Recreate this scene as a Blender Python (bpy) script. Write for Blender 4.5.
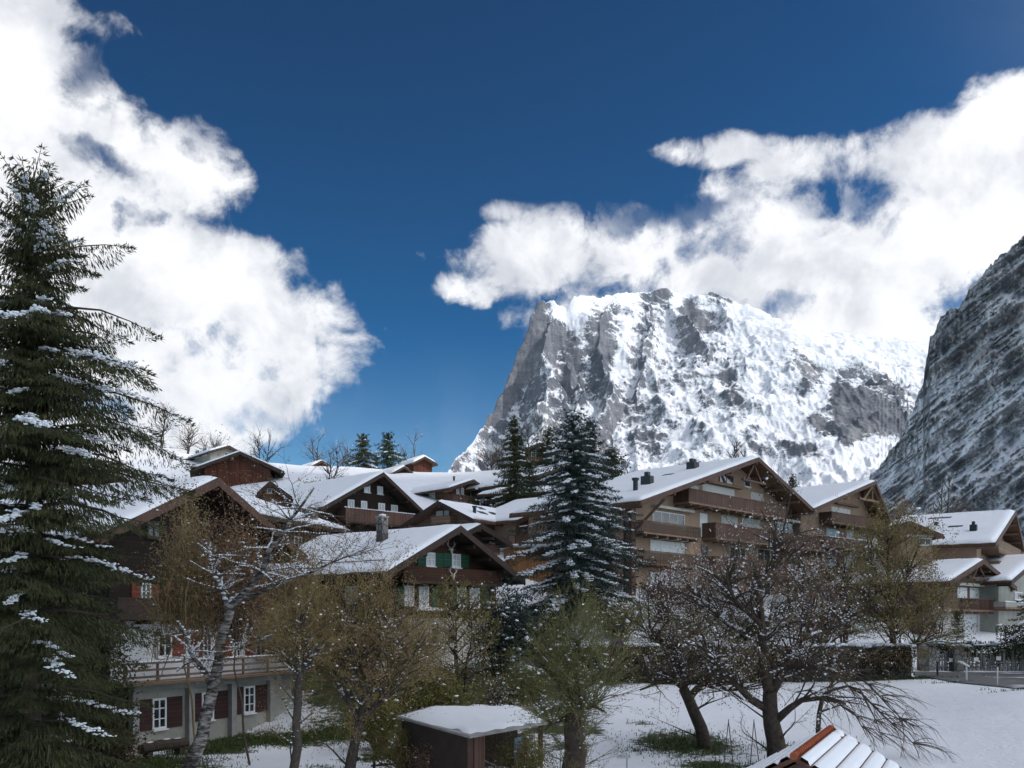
import bpy, math, random
import numpy as np
from mathutils import Vector, noise as mn
for _o in list(bpy.data.objects): bpy.data.objects.remove(_o)
SC = bpy.context.scene
COL = SC.collection
R = math.radians
F, CX, HY, CZ = 960.0, 512.0, 620.0, 5.8       # focal length in pixels, image centre column, horizon row, eye height

# ------------------------------------------------------------------ camera
cam = bpy.data.cameras.new('camera'); cam_o = bpy.data.objects.new('camera', cam); COL.objects.link(cam_o)
cam.sensor_width = 36; cam.lens = 36*F/1024; cam.shift_y = (HY-384)/1024
cam.clip_start = .5; cam.clip_end = 60000
cam_o.location = (0, 0, CZ); cam_o.rotation_euler = (R(90), 0, 0)
SC.camera = cam_o
SC.view_settings.view_transform = 'Standard'; SC.view_settings.look = 'None'
SC.view_settings.exposure = 0.22; SC.view_settings.gamma = 1; SC.view_settings.use_curve_mapping = False
SC.cycles.max_bounces = 6; SC.cycles.diffuse_bounces = 3; SC.cycles.glossy_bounces = 2
SC.cycles.transparent_max_bounces = 8; SC.cycles.volume_bounces = 0

# ------------------------------------------------------------------ sun
SKYT = (.16, 1.38, 1.38)
SUN_AZ, SUN_EL = R(101), R(42)       # azimuth clockwise from the view direction (+Y)
sd = Vector((math.sin(SUN_AZ)*math.cos(SUN_EL), math.cos(SUN_AZ)*math.cos(SUN_EL), math.sin(SUN_EL)))
sun = bpy.data.lights.new('sun', 'SUN'); sun.energy = 2.6; sun.angle = R(.5); sun.color = (1, .955, .89)
sun_o = bpy.data.objects.new('sun', sun); COL.objects.link(sun_o)
sun_o.rotation_euler = (-sd).to_track_quat('-Z', 'Y').to_euler(); sun_o.location = (60, -40, 60)

# ------------------------------------------------------------------ world: blue sky with cumulus
W = bpy.data.worlds.new('World'); SC.world = W; W.use_nodes = True
nt = W.node_tree; N = nt.nodes; LK = nt.links
for n in list(N): N.remove(n)
def nd(t, **k):
    n = N.new(t)
    for a, b in k.items(): setattr(n, a, b)
    return n
def mth(op, a, b=None, c=None, clamp=False):
    n = N.new('ShaderNodeMath'); n.operation = op; n.use_clamp = clamp
    for i, v in enumerate((a, b, c)):
        if v is None: continue
        if isinstance(v, (int, float)): n.inputs[i].default_value = v
        else: LK.new(v, n.inputs[i])
    return n.outputs[0]
out = nd('ShaderNodeOutputWorld'); bg = nd('ShaderNodeBackground'); LK.new(bg.outputs[0], out.inputs[0])
sky = nd('ShaderNodeTexSky'); sky.sky_type = 'NISHITA'; sky.sun_disc = False
sky.sun_elevation = SUN_EL; sky.sun_rotation = SUN_AZ; sky.altitude = 1200; sky.air_density = 1.0; sky.dust_density = .15; sky.ozone_density = 2.5
tc = nd('ShaderNodeTexCoord'); sp = nd('ShaderNodeSeparateXYZ'); LK.new(tc.outputs['Generated'], sp.inputs[0])
vx, vy, vz = sp.outputs
az = mth('ARCTAN2', vx, vy); el = mth('ARCSINE', vz)
def nz3(scale, off):
    mp = nd('ShaderNodeMapping'); LK.new(tc.outputs['Generated'], mp.inputs[0]); mp.inputs['Location'].default_value = off
    t = nd('ShaderNodeTexNoise'); LK.new(mp.outputs[0], t.inputs['Vector']); t.inputs['Scale'].default_value = scale; t.inputs['Detail'].default_value = 8; t.inputs['Roughness'].default_value = .6
    return mth('SUBTRACT', t.outputs['Fac'], .5)
azw = mth('ADD', az, mth('MULTIPLY', nz3(14, (3, 1, 5)), .13)); elw = mth('ADD', el, mth('MULTIPLY', nz3(16, (8, 2, 1)), .09))
def azel(px, py):
    dx, dz = (px-CX)/F, (HY-py)/F
    return math.atan(dx), math.atan2(dz, math.hypot(1, dx))
def noise_w(scale, detail, rough, off=(0, 0, 0), dist=0.0, stretch=(1, 1, 1)):
    mp = nd('ShaderNodeMapping'); LK.new(tc.outputs['Generated'], mp.inputs[0])
    mp.inputs['Location'].default_value = off; mp.inputs['Scale'].default_value = stretch
    t = nd('ShaderNodeTexNoise'); LK.new(mp.outputs[0], t.inputs['Vector'])
    t.inputs['Scale'].default_value = scale; t.inputs['Detail'].default_value = detail
    t.inputs['Roughness'].default_value = rough; t.inputs['Distortion'].default_value = dist
    return t.outputs['Fac']
# cloud masses of this sky: (column, row, half width, half height, weight)
CLOUDS = [(-40, 40, 130, 110, 1.0), (40, 180, 130, 120, 1.1), (10, 0, 110, 28, .8), (90, 110, 60, 40, .75), (150, 170, 95, 60, .85),
          (60, 290, 170, 150, 1.2), (215, 290, 105, 62, 1.1), (270, 330, 100, 62, 1.15), (200, 370, 175, 80, 1.15), (310, 355, 75, 55, 1.05), (100, 430, 220, 60, 1.0), (270, 430, 80, 38, .7), (195, 185, 50, 35, .6),
          (1010, 120, 80, 55, 1.1), (930, 150, 95, 50, 1.0), (820, 160, 90, 34, .95), (720, 150, 75, 22, .85), (770, 210, 120, 60, .8),
          (980, 215, 130, 90, 1.15), (880, 270, 160, 60, 1.1), (740, 255, 130, 62, 1.1), (620, 250, 110, 48, 1.0), (530, 262, 70, 42, .8), (468, 290, 40, 20, .62), (600, 300, 70, 30, .7), (530, 325, 36, 38, .5),
          (800, 325, 190, 50, 1.0), (940, 330, 120, 60, 1.1), (505, 212, 30, 12, .5), (768, 98, 20, 9, .42), (215, 150, 30, 16, .45), (850, 85, 40, 12, .42)]
fld = None
for (px, py, rx, ry, w) in CLOUDS:
    a0, e0 = azel(px, py); a1 = azel(px+rx, py)[0]-a0; e1 = abs(azel(px, py-ry)[1]-e0)
    dx = mth('MULTIPLY', mth('SUBTRACT', az, a0), 1/a1); dy = mth('MULTIPLY', mth('SUBTRACT', el, e0), 1/e1)
    r2 = mth('ADD', mth('MULTIPLY', dx, dx), mth('MULTIPLY', dy, dy))
    v = mth('MULTIPLY', mth('SUBTRACT', 1.0, mth('MULTIPLY', r2, .55)), w)
    fld = v if fld is None else mth('SMOOTH_MAX', fld, v, .18)
# holes of blue
hole = None
for (px, py, rx, ry, w) in [(660, 220, 95, 24, 1.0), (715, 240, 45, 24, .8), (790, 296, 34, 22, .9), (960, 292, 36, 18, .9), (835, 200, 80, 26, .6), (600, 200, 80, 24, .8), (100, 165, 44, 22, .8), (130, 215, 26, 18, .7), (95, 75, 36, 22, .6), (150, 475, 70, 20, .4), (250, 415, 45, 22, .6), (200, 130, 40, 26, .4), (720, 300, 70, 18, .4)]:
    a0, e0 = azel(px, py); a1 = azel(px+rx, py)[0]-a0; e1 = abs(azel(px, py-ry)[1]-e0)
    dx = mth('MULTIPLY', mth('SUBTRACT', azw, a0), 1/a1); dy = mth('MULTIPLY', mth('SUBTRACT', elw, e0), 1/e1)
    r2 = mth('ADD', mth('MULTIPLY', dx, dx), mth('MULTIPLY', dy, dy)); hv = mth('MULTIPLY', mth('SUBTRACT', 1.0, mth('MULTIPLY', r2, .6)), w); hole = hv if hole is None else mth('SMOOTH_MAX', hole, hv, .15)
# elsewhere round the horizon: scattered cloud
back = mth('GREATER_THAN', mth('ABSOLUTE', az), .72)
scat = mth('MULTIPLY', back, .50)
fld = mth('MAXIMUM', fld, scat)
n1 = noise_w(5.5, 12, .62, (1.3, 2.2, .4), .25)
n2 = noise_w(21, 10, .62, (4.3, .2, 7.4), .35)
dens = mth('ADD', fld, mth('ADD', mth('MULTIPLY', mth('SUBTRACT', n1, .5), 1.75), mth('MULTIPLY', mth('SUBTRACT', n2, .5), 1.15)))
mr = nd('ShaderNodeMapRange'); mr.interpolation_type = 'SMOOTHSTEP'; LK.new(dens, mr.inputs[0])
mr.inputs[1].default_value = .40; mr.inputs[2].default_value = .80
# relief of the cloud tops: billows seen a little way towards the sun
n3 = noise_w(10, 10, .58, (0, 0, 0), .3); n3b = noise_w(10, 10, .58, (.035, 0, .05), .3)
rel = mth('MULTIPLY', mth('SUBTRACT', n3, n3b), 2.6)
thick = nd('ShaderNodeMapRange'); LK.new(dens, thick.inputs[0]); thick.inputs[1].default_value = .45; thick.inputs[2].default_value = 1.5
n4 = noise_w(3.0, 5, .5, (7, 3, 1))
bri = mth('ADD', mth('ADD', .73, mth('MULTIPLY', thick.outputs[0], .24)), mth('ADD', rel, mth('MULTIPLY', mth('SUBTRACT', n4, .5), .7)), clamp=False)
br2 = nd('ShaderNodeMapRange'); br2.interpolation_type = 'SMOOTHERSTEP'; LK.new(bri, br2.inputs[0]); br2.inputs[1].default_value = .15; br2.inputs[2].default_value = 1.25; br2.inputs[3].default_value = .55; br2.inputs[4].default_value = .92
bri = mth('ADD', br2.outputs[0], mth('MULTIPLY', mth('SUBTRACT', n2, .5), .16))
cc = nd('ShaderNodeMix'); cc.data_type = 'RGBA'
LK.new(bri, cc.inputs[0]); cc.inputs[6].default_value = (.13, .17, .27, 1); cc.inputs[7].default_value = (1.0, 1.0, 1.01, 1)
SKY_K = .10
# sun-side cloud given added glow to lift the ambient light in the shaded village
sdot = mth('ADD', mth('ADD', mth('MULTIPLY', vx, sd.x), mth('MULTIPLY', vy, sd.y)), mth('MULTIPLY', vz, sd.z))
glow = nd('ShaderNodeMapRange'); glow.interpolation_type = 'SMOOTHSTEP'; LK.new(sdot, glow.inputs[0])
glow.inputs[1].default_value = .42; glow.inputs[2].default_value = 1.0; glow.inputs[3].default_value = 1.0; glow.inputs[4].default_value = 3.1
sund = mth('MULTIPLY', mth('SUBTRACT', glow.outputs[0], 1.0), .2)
veil = nd('ShaderNodeMapRange'); veil.interpolation_type = 'SMOOTHSTEP'; LK.new(el, veil.inputs[0]); veil.inputs[1].default_value = .30; veil.inputs[2].default_value = .10; veil.inputs[3].default_value = 0; veil.inputs[4].default_value = .16
hr = nd('ShaderNodeMapRange'); hr.interpolation_type = 'SMOOTHSTEP'; LK.new(mth('ADD', hole, mth('ADD', mth('MULTIPLY', mth('SUBTRACT', n1, .5), 1.6), mth('MULTIPLY', mth('SUBTRACT', n2, .5), 1.6))), hr.inputs[0])
hr.inputs[1].default_value = .28; hr.inputs[2].default_value = 1.0; hr.inputs[4].default_value = .93
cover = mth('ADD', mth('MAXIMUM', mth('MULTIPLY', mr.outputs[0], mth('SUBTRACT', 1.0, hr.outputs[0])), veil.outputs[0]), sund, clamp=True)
gm_ = nd('ShaderNodeGamma'); gm_.inputs[1].default_value = 1.9
sk0 = nd('ShaderNodeMix'); sk0.data_type = 'RGBA'; sk0.blend_type = 'MULTIPLY'; sk0.inputs[0].default_value = 1
LK.new(sky.outputs[0], sk0.inputs[6]); sk0.inputs[7].default_value = (SKY_K, SKY_K, SKY_K, 1); LK.new(sk0.outputs[2], gm_.inputs[0])
sk = nd('ShaderNodeMix'); sk.data_type = 'RGBA'; sk.blend_type = 'MULTIPLY'; sk.inputs[0].default_value = 1; sk.clamp_result = False
LK.new(gm_.outputs[0], sk.inputs[6]); sk.inputs[7].default_value = (SKYT[0], SKYT[1], SKYT[2], 1)
cs = nd('ShaderNodeMix'); cs.data_type = 'RGBA'; cs.blend_type = 'MULTIPLY'; cs.inputs[0].default_value = 1
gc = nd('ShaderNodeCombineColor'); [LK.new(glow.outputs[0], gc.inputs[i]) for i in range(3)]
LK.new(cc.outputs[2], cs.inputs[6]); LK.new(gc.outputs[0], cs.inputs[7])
fin = nd('ShaderNodeMix'); fin.data_type = 'RGBA'
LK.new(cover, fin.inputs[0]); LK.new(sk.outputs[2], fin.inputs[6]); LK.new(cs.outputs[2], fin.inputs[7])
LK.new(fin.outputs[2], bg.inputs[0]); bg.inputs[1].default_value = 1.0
W.cycles.sampling_method = 'MANUAL'; W.cycles.sample_map_resolution = 512

# ------------------------------------------------------------------ materials
def pt(px, py, D): return Vector(((px-CX)*D/F, D, CZ+(HY-py)*D/F))
class MT:
    """small helper round a Principled material"""
    def __init__(s, name, col, rough=.8, spec=.3):
        s.m = bpy.data.materials.new(name); s.m.use_nodes = True; s.t = s.m.node_tree
        s.b = s.t.nodes['Principled BSDF']; s.b.inputs['Roughness'].default_value = rough
        s.b.inputs['Specular IOR Level'].default_value = spec; s.b.inputs['Base Color'].default_value = (*col, 1); s.col = col
    def n(s, t, **k):
        x = s.t.nodes.new(t)
        for a, b in k.items(): setattr(x, a, b)
        return x
    def coord(s, kind='Object', scale=(1, 1, 1), rot=(0, 0, 0)):
        c = s.n('ShaderNodeTexCoord'); mp = s.n('ShaderNodeMapping'); s.t.links.new(c.outputs[kind], mp.inputs[0])
        mp.inputs['Scale'].default_value = scale; mp.inputs['Rotation'].default_value = rot
        return mp.outputs[0]
    def noise(s, vec, scale, detail=4, rough=.5, dist=0):
        x = s.n('ShaderNodeTexNoise'); s.t.links.new(vec, x.inputs['Vector'])
        x.inputs['Scale'].default_value = scale; x.inputs['Detail'].default_value = detail; x.inputs['Roughness'].default_value = rough; x.inputs['Distortion'].default_value = dist
        return x.outputs['Fac']
    def math(s, op, a, b=None, clamp=False):
        x = s.n('ShaderNodeMath', operation=op, use_clamp=clamp)
        for i, v in enumerate((a, b)):
            if v is None: continue
            if isinstance(v, (int, float)): x.inputs[i].default_value = v
            else: s.t.links.new(v, x.inputs[i])
        return x.outputs[0]
    def ramp(s, fac, stops):
        x = s.n('ShaderNodeValToRGB'); s.t.links.new(fac, x.inputs[0]); e = x.color_ramp.elements
        while len(e) > len(stops): e.remove(e[-1])
        while len(e) < len(stops): e.new(.5)
        for i, (p, c) in enumerate(stops): e[i].position = p; e[i].color = (*c, 1)
        return x.outputs[0]
    def mix(s, f, a, b, bt='MIX'):
        x = s.n('ShaderNodeMix', data_type='RGBA', blend_type=bt)
        for i, v in ((0, f), (6, a), (7, b)):
            if isinstance(v, (int, float)): x.inputs[i].default_value = v
            elif isinstance(v, tuple): x.inputs[i].default_value = (*v, 1)
            else: s.t.links.new(v, x.inputs[i])
        return x.outputs[2]
    def color(s, o): s.t.links.new(o, s.b.inputs['Base Color']); return s
    def bump(s, h, strength=.3, dist=.05):
        x = s.n('ShaderNodeBump'); s.t.links.new(h, x.inputs['Height']); x.inputs['Strength'].default_value = strength; x.inputs['Distance'].default_value = dist
        s.t.links.new(x.outputs[0], s.b.inputs['Normal']); return s
def sc(c, k): return tuple(min(1, v*k) for v in c)
def boards(name, col, pitch=.16, vertical=False, var=.45, rough=.8):
    """timber cladding: boards with dark joints, each board its own tone"""
    m = MT(name, col, rough, .2); c = m.coord('Object'); s_ = m.n('ShaderNodeSeparateXYZ'); m.t.links.new(c, s_.inputs[0])
    if vertical: k = m.math('ADD', s_.outputs[0], s_.outputs[1])
    else: k = s_.outputs[2]
    k = m.math('DIVIDE', k, pitch); fr = m.math('FRACT', k); fl = m.math('FLOOR', k)
    wn = m.n('ShaderNodeTexWhiteNoise', noise_dimensions='1D'); m.t.links.new(fl, wn.inputs['W'])
    g = m.noise(m.coord('Object', (1, 1, 9) if not vertical else (9, 9, 1)), 2.2, 6, .65)
    big = m.noise(c, .55, 4, .6)
    tone = m.math('ADD', m.math('MULTIPLY', wn.outputs['Value'], .35), m.math('ADD', m.math('MULTIPLY', g, .45), m.math('MULTIPLY', big, .55)))
    cl = m.ramp(tone, [(.25, sc(col, 1-var)), (.65, col), (.95, sc(col, 1+var*1.1))])
    gap = m.math('LESS_THAN', fr, .10)
    m.color(m.mix(m.math('MULTIPLY', gap, .75), cl, sc(col, .18)))
    m.bump(m.math('SUBTRACT', m.math('MULTIPLY', g, .3), gap), .5, .02); return m.m
def plain(name, col, rough=.7, var=.25, scale=3, spec=.3, bump=0):
    m = MT(name, col, rough, spec); n1_ = m.noise(m.coord('Object'), scale, 6, .6)
    m.color(m.ramp(n1_, [(.3, sc(col, 1-var)), (.7, sc(col, 1+var*.6))]))
    if bump: m.bump(n1_, bump, .03)
    return m.m
def leafy(name, col, col2, rough=.7, trans=True, scale=1.3):
    m = MT(name, col, rough, .15); n1_ = m.noise(m.coord('Object'), scale, 3, .6); n2_ = m.noise(m.coord('Object'), scale*14, 2, .6)
    v = m.math('ADD', m.math('MULTIPLY', n1_, .6), m.math('MULTIPLY', n2_, .4))
    m.color(m.ramp(v, [(.32, sc(col, .55)), (.5, col), (.68, col2)])); return m.m
def snow_mat(name, tint=(.86, .88, .91)):
    m = MT(name, tint, .55, .25); c = m.coord('Object'); n1_ = m.noise(c, 1.1, 5, .6); n2_ = m.noise(c, 14, 3, .6)
    m.color(m.ramp(n1_, [(.3, sc(tint, .96)), (.7, tint)]))
    m.bump(m.math('ADD', n1_, m.math('MULTIPLY', n2_, .12)), .35, .10); return m.m
M = {}
M['snow'] = snow_mat('snow'); M['snow_thin'] = None
M['dark_wood'] = boards('dark_wood', (.052, .024, .014), .17)
M['black_wood'] = boards('black_wood', (.026, .016, .012), .17)
M['red_wood'] = boards('red_wood', (.085, .030, .018), .2, True)
M['brown_wood'] = boards('brown_wood', (.13, .066, .038), .18)
M['pale_wood'] = boards('pale_wood', (.20, .13, .09), .16)
M['grey_brown_wood'] = boards('grey_brown_wood', (.155, .105, .078), .16)
M['rail_wood'] = boards('rail_wood', (.105, .06, .045), .14, True)
M['fascia'] = plain('fascia_wood', (.10, .055, .040), .75, .3, 2)
M['dark_fascia'] = plain('dark_fascia_wood', (.050, .032, .024), .75, .3, 2)
M['soffit'] = boards('soffit_boards', (.13, .075, .045), .2, True)
M['white'] = plain('white_paint', (.72, .72, .70), .6, .1, 4)
M['cream'] = plain('cream_plaster', (.52, .48, .42), .85, .18, 1.5, .2, .15)
M['grey_plaster'] = plain('grey_plaster', (.33, .32, .275), .9, .22, 1.2, .2, .2)
M['white_plaster'] = plain('white_plaster', (.62, .62, .62), .9, .14, 1.4, .2, .15)
M['brown_plaster'] = plain('brown_plaster', (.34, .228, .16), .9, .12, .9, .2, .1)
M['green_shutter'] = boards('green_shutter', (.032, .088, .056), .1)
M['red_shutter'] = boards('red_shutter', (.20, .055, .035), .1)
M['maroon_shutter'] = boards('maroon_shutter', (.055, .027, .025), .1)
M['roller'] = boards('roller_blind', (.58, .56, .53), .09, False, .12)
M['concrete'] = plain('concrete', (.32, .31, .29), .9, .25, 1.6, .2, .2)
M['metal'] = plain('dark_metal', (.035, .036, .04), .45, .3, 3)
M['chrome'] = plain('grey_metal', (.42, .43, .44), .35, .15, 3)
M['curtain'] = plain('net_curtain', (.50, .50, .51), .35, .25, 2.5, .6)
M['bark'] = plain('bark', (.075, .058, .046), .95, .45, 7, .1, .8)
M['bark_grey'] = plain('grey_bark', (.085, .072, .062), .95, .4, 6, .1, .8)
M['twig'] = plain('twig_bark', (.105, .078, .058), .9, .35, 3)
M['twig_red'] = plain('red_twig', (.085, .040, .038), .9, .3, 3)
M['twig_green'] = plain('green_twig', (.15, .14, .06), .85, .35, 3)
M['twig_ochre'] = plain('ochre_twig', (.24, .17, .085), .9, .35, 2)
def glass_mat():
    m = MT('window_glass', (.02, .026, .032), .06, .6); n_ = m.noise(m.coord('Object'), 1.2, 2, .5)
    m.color(m.ramp(n_, [(.35, (.012, .016, .02)), (.65, (.07, .085, .10))])); return m.m
M['glass'] = glass_mat()
def birch_mat():
    m = MT('birch_bark', (.5, .48, .45), .8, .2); c = m.coord('Object', (1, 1, 1)); a = m.noise(m.coord('Object', (1.2, 1.2, 5)), 2.2, 5, .65); b = m.noise(c, 1.0, 3, .5)
    m.color(m.ramp(m.math('ADD', m.math('MULTIPLY', a, .75), m.math('MULTIPLY', b, .25)), [(.44, (.030, .026, .024)), (.52, (.16, .145, .13)), (.62, (.42, .40, .37))])); m.bump(a, .6, .03); return m.m
M['birch'] = birch_mat()
def stone_mat(name, c1, c2, scale=2.2, mortar=(.05, .045, .04)):
    m = MT(name, c1, .9, .2); c = m.coord('Object'); v = m.n('ShaderNodeTexVoronoi'); m.t.links.new(c, v.inputs['Vector']); v.inputs['Scale'].default_value = scale
    e = m.n('ShaderNodeTexVoronoi', feature='DISTANCE_TO_EDGE'); m.t.links.new(c, e.inputs['Vector']); e.inputs['Scale'].default_value = scale
    s_ = m.n('ShaderNodeSeparateColor'); m.t.links.new(v.outputs['Color'], s_.inputs[0])
    n_ = m.noise(c, 6, 5, .6); k = m.math('ADD', m.math('MULTIPLY', s_.outputs[0], .6), m.math('MULTIPLY', n_, .5))
    body = m.ramp(k, [(.2, c1), (.8, c2)]); ed = m.math('LESS_THAN', e.outputs['Distance'], .05)
    m.color(m.mix(ed, body, mortar)); m.bump(e.outputs['Distance'], .8, .08); return m.m
M['stone'] = stone_mat('rubble_stone', (.07, .062, .055), (.20, .185, .17))
M['dark_stone'] = stone_mat('dark_stone', (.022, .019, .017), (.075, .065, .055), 1.8, (.02, .02, .018))
M['spruce'] = leafy('spruce_needles', (.042, .048, .020), (.105, .095, .038))
M['spruce_blue'] = leafy('blue_spruce_needles', (.034, .048, .042), (.080, .098, .085))
M['spruce_green'] = leafy('green_conifer', (.030, .048, .020), (.075, .085, .035))
M['hedge'] = leafy('hedge_leaves', (.022, .032, .014), (.05, .065, .025))
M['moss_leaf'] = leafy('young_leaves', (0.149, 0.140, 0.045), (0.287, 0.245, 0.090))
M['ochre_leaf'] = leafy('ochre_buds', (.235, .170, .085), (.39, .29, .15))
M['brown_leaf'] = leafy('brown_buds', (0.232, 0.140, 0.078), (0.419, 0.266, 0.144))
M['olive_leaf'] = leafy('olive_buds', (0.189, 0.169, 0.050), (0.348, 0.297, 0.096))
M['rust_leaf'] = leafy('rust_leaves', (.16, .065, .02), (.30, .13, .035))
M['blossom'] = plain('pale_blossom', (.62, .57, .55), .8, .2, 2)
M['grass'] = leafy('grass_blades', (.055, .080, .022), (.11, .14, .045))

# ------------------------------------------------------------------ mesh helpers
class MB:
    def __init__(s): s.v = []; s.f = []; s.nb = []            # nb: bulk numpy blocks
    def quad(s, *p):
        i = len(s.v); s.v += [tuple(q) for q in p]; s.f.append(tuple(range(i, i+len(p)))); return s
    def box(s, x0, x1, y0, y1, z0, z1):
        i = len(s.v)
        s.v += [(x0,y0,z0),(x1,y0,z0),(x1,y1,z0),(x0,y1,z0),(x0,y0,z1),(x1,y0,z1),(x1,y1,z1),(x0,y1,z1)]
        s.f += [(i,i+3,i+2,i+1),(i+4,i+5,i+6,i+7),(i,i+1,i+5,i+4),(i+1,i+2,i+6,i+5),(i+2,i+3,i+7,i+6),(i+3,i,i+4,i+7)]; return s
    def prism(s, poly, y0, y1):                # poly in (x, z), extruded along y
        n = len(poly); i = len(s.v)
        s.v += [(x, y0, z) for x, z in poly]+[(x, y1, z) for x, z in poly]
        s.f.append(tuple(i+k for k in range(n))); s.f.append(tuple(i+n+k for k in reversed(range(n))))
        for k in range(n): k2 = (k+1) % n; s.f.append((i+k2, i+k, i+n+k, i+n+k2))
        return s
    def bar(s, a, b, w, h=None):
        """square bar between two points"""
        a = Vector(a); b = Vector(b); h = h or w; d = (b-a).normalized(); up = Vector((0, 0, 1)) if abs(d.z) < .95 else Vector((0, 1, 0))
        sx = d.cross(up).normalized()*w/2; sz = sx.normalized().cross(d).normalized()*h/2; i = len(s.v)
        for p in (a, b):
            for q in (-sx-sz, sx-sz, sx+sz, -sx+sz): s.v.append(tuple(p+q))
        s.f += [(i,i+1,i+2,i+3),(i+7,i+6,i+5,i+4),(i,i+4,i+5,i+1),(i+1,i+5,i+6,i+2),(i+2,i+6,i+7,i+3),(i+3,i+7,i+4,i)]; return s
    def tube(s, pts, rad, n=6, cap=True):
        m_ = len(pts); i0 = len(s.v); ref = None
        for k in range(m_):
            p = Vector(pts[k]); d = Vector(pts[min(k+1, m_-1)])-Vector(pts[max(k-1, 0)])
            if d.length < 1e-9: d = Vector((0, 0, 1))
            d.normalize()
            if ref is None: ref = Vector((1, 0, 0)) if abs(d.x) < .8 else Vector((0, 1, 0))
            a = (ref-d*ref.dot(d)).normalized(); ref = a; b = d.cross(a); r = rad[k]
            for j in range(n):
                t = 2*math.pi*j/n; q = p+a*(r*math.cos(t))+b*(r*math.sin(t)); s.v.append((q.x, q.y, q.z))
        for k in range(m_-1):
            o = i0+k*n
            for j in range(n): j2 = (j+1) % n; s.f.append((o+j, o+j2, o+n+j2, o+n+j))
        if cap:
            s.f.append(tuple(i0+j for j in reversed(range(n)))); s.f.append(tuple(i0+(m_-1)*n+j for j in range(n)))
        return s
    def bulk(s, V, FA): s.nb.append((np.asarray(V, float), np.asarray(FA, int))); return s
    def empty(s): return not s.v and not s.nb
def make(name, mb, mat, parent=None, smooth=False):
    me = bpy.data.meshes.new(name)
    if not mb.nb: me.from_pydata(mb.v, [], mb.f)
    else:
        V = [np.array(mb.v, float).reshape(-1, 3)]; n = len(mb.v)
        loops = [np.array([k for f in mb.f for k in f], np.int32)]; tot = [np.array([len(f) for f in mb.f], np.int32)]
        for v, f in mb.nb:
            V.append(v); loops.append((f+n).ravel()); tot.append(np.full(len(f), f.shape[1], np.int32)); n += len(v)
        V = np.concatenate(V); loops = np.concatenate(loops).astype(np.int32); tot = np.concatenate(tot).astype(np.int32)
        me.vertices.add(len(V)); me.vertices.foreach_set('co', V.ravel().astype(np.float32))
        me.loops.add(len(loops)); me.loops.foreach_set('vertex_index', loops)
        me.polygons.add(len(tot)); st = np.zeros(len(tot), np.int32); st[1:] = np.cumsum(tot)[:-1]
        me.polygons.foreach_set('loop_start', st); me.polygons.foreach_set('loop_total', tot); me.update(calc_edges=True)
    if smooth: me.polygons.foreach_set('use_smooth', np.ones(len(me.polygons), bool))
    me.materials.append(mat); o = bpy.data.objects.new(name, me); COL.objects.link(o)
    if parent: o.parent = parent
    return o
def tag(o, label, cat, group=None, kind=None):
    if label: o['label'] = label
    if cat: o['category'] = cat
    if group: o['group'] = group
    if kind: o['kind'] = kind
    return o
def thing(name, label, cat, loc=(0, 0, 0), rz=0, group=None):
    o = bpy.data.objects.new(name, None); COL.objects.link(o); o.location = loc; o.rotation_euler = (0, 0, rz); o.empty_display_size = .5
    return tag(o, label, cat, group)
def copy_tree(o, parent=None):
    c = o.copy(); COL.objects.link(c); c.parent = parent
    for ch in [x for x in bpy.data.objects if x.parent == o]: copy_tree(ch, c)
    return c
OCT = None
def blob_unit():
    global OCT
    if OCT is None:
        import bmesh
        b = bmesh.new(); bmesh.ops.create_icosphere(b, subdivisions=1, radius=1)
        V = np.array([v.co[:] for v in b.verts]); Fc = np.array([[v.index for v in f.verts] for f in b.faces]); b.free(); OCT = (V, Fc)
    return OCT
def blobs(mb, P, S, rng, jitter=.25):
    """many small lumps: P (n,3) centres, S (n,3) half sizes"""
    P = np.asarray(P, float).reshape(-1, 3); n = len(P)
    if n == 0: return mb
    V, Fc = blob_unit(); nv = len(V); S = np.asarray(S, float)
    if S.ndim == 1: S = np.repeat(S[:, None], 3, 1)
    X = V[None]*S[:, None, :]*(1+rng.uniform(-jitter, jitter, (n, nv, 1)))+P[:, None, :]
    FF = Fc[None]+(np.arange(n)*nv)[:, None, None]
    return mb.bulk(X.reshape(-1, 3), FF.reshape(-1, 3))
def blades(mb, P, Dn, Ln, Wd, rng):
    """many leaf/needle-spray diamonds starting at P along Dn"""
    P = np.asarray(P, float).reshape(-1, 3); n = len(P)
    if n == 0: return mb
    Dn = np.asarray(Dn, float); Dn = Dn/np.maximum(np.linalg.norm(Dn, axis=1, keepdims=True), 1e-9)
    rr = rng.normal(size=(n, 3)); sx = np.cross(Dn, rr); sx /= np.maximum(np.linalg.norm(sx, axis=1, keepdims=True), 1e-9)
    Ln = np.broadcast_to(np.asarray(Ln, float), (n,))[:, None]; Wd = np.broadcast_to(np.asarray(Wd, float), (n,))[:, None]
    m_ = P+Dn*Ln*.45
    X = np.stack([P, m_+sx*Wd/2, P+Dn*Ln, m_-sx*Wd/2], 1).reshape(-1, 3)
    return mb.bulk(X, np.arange(4*n).reshape(n, 4))
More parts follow.
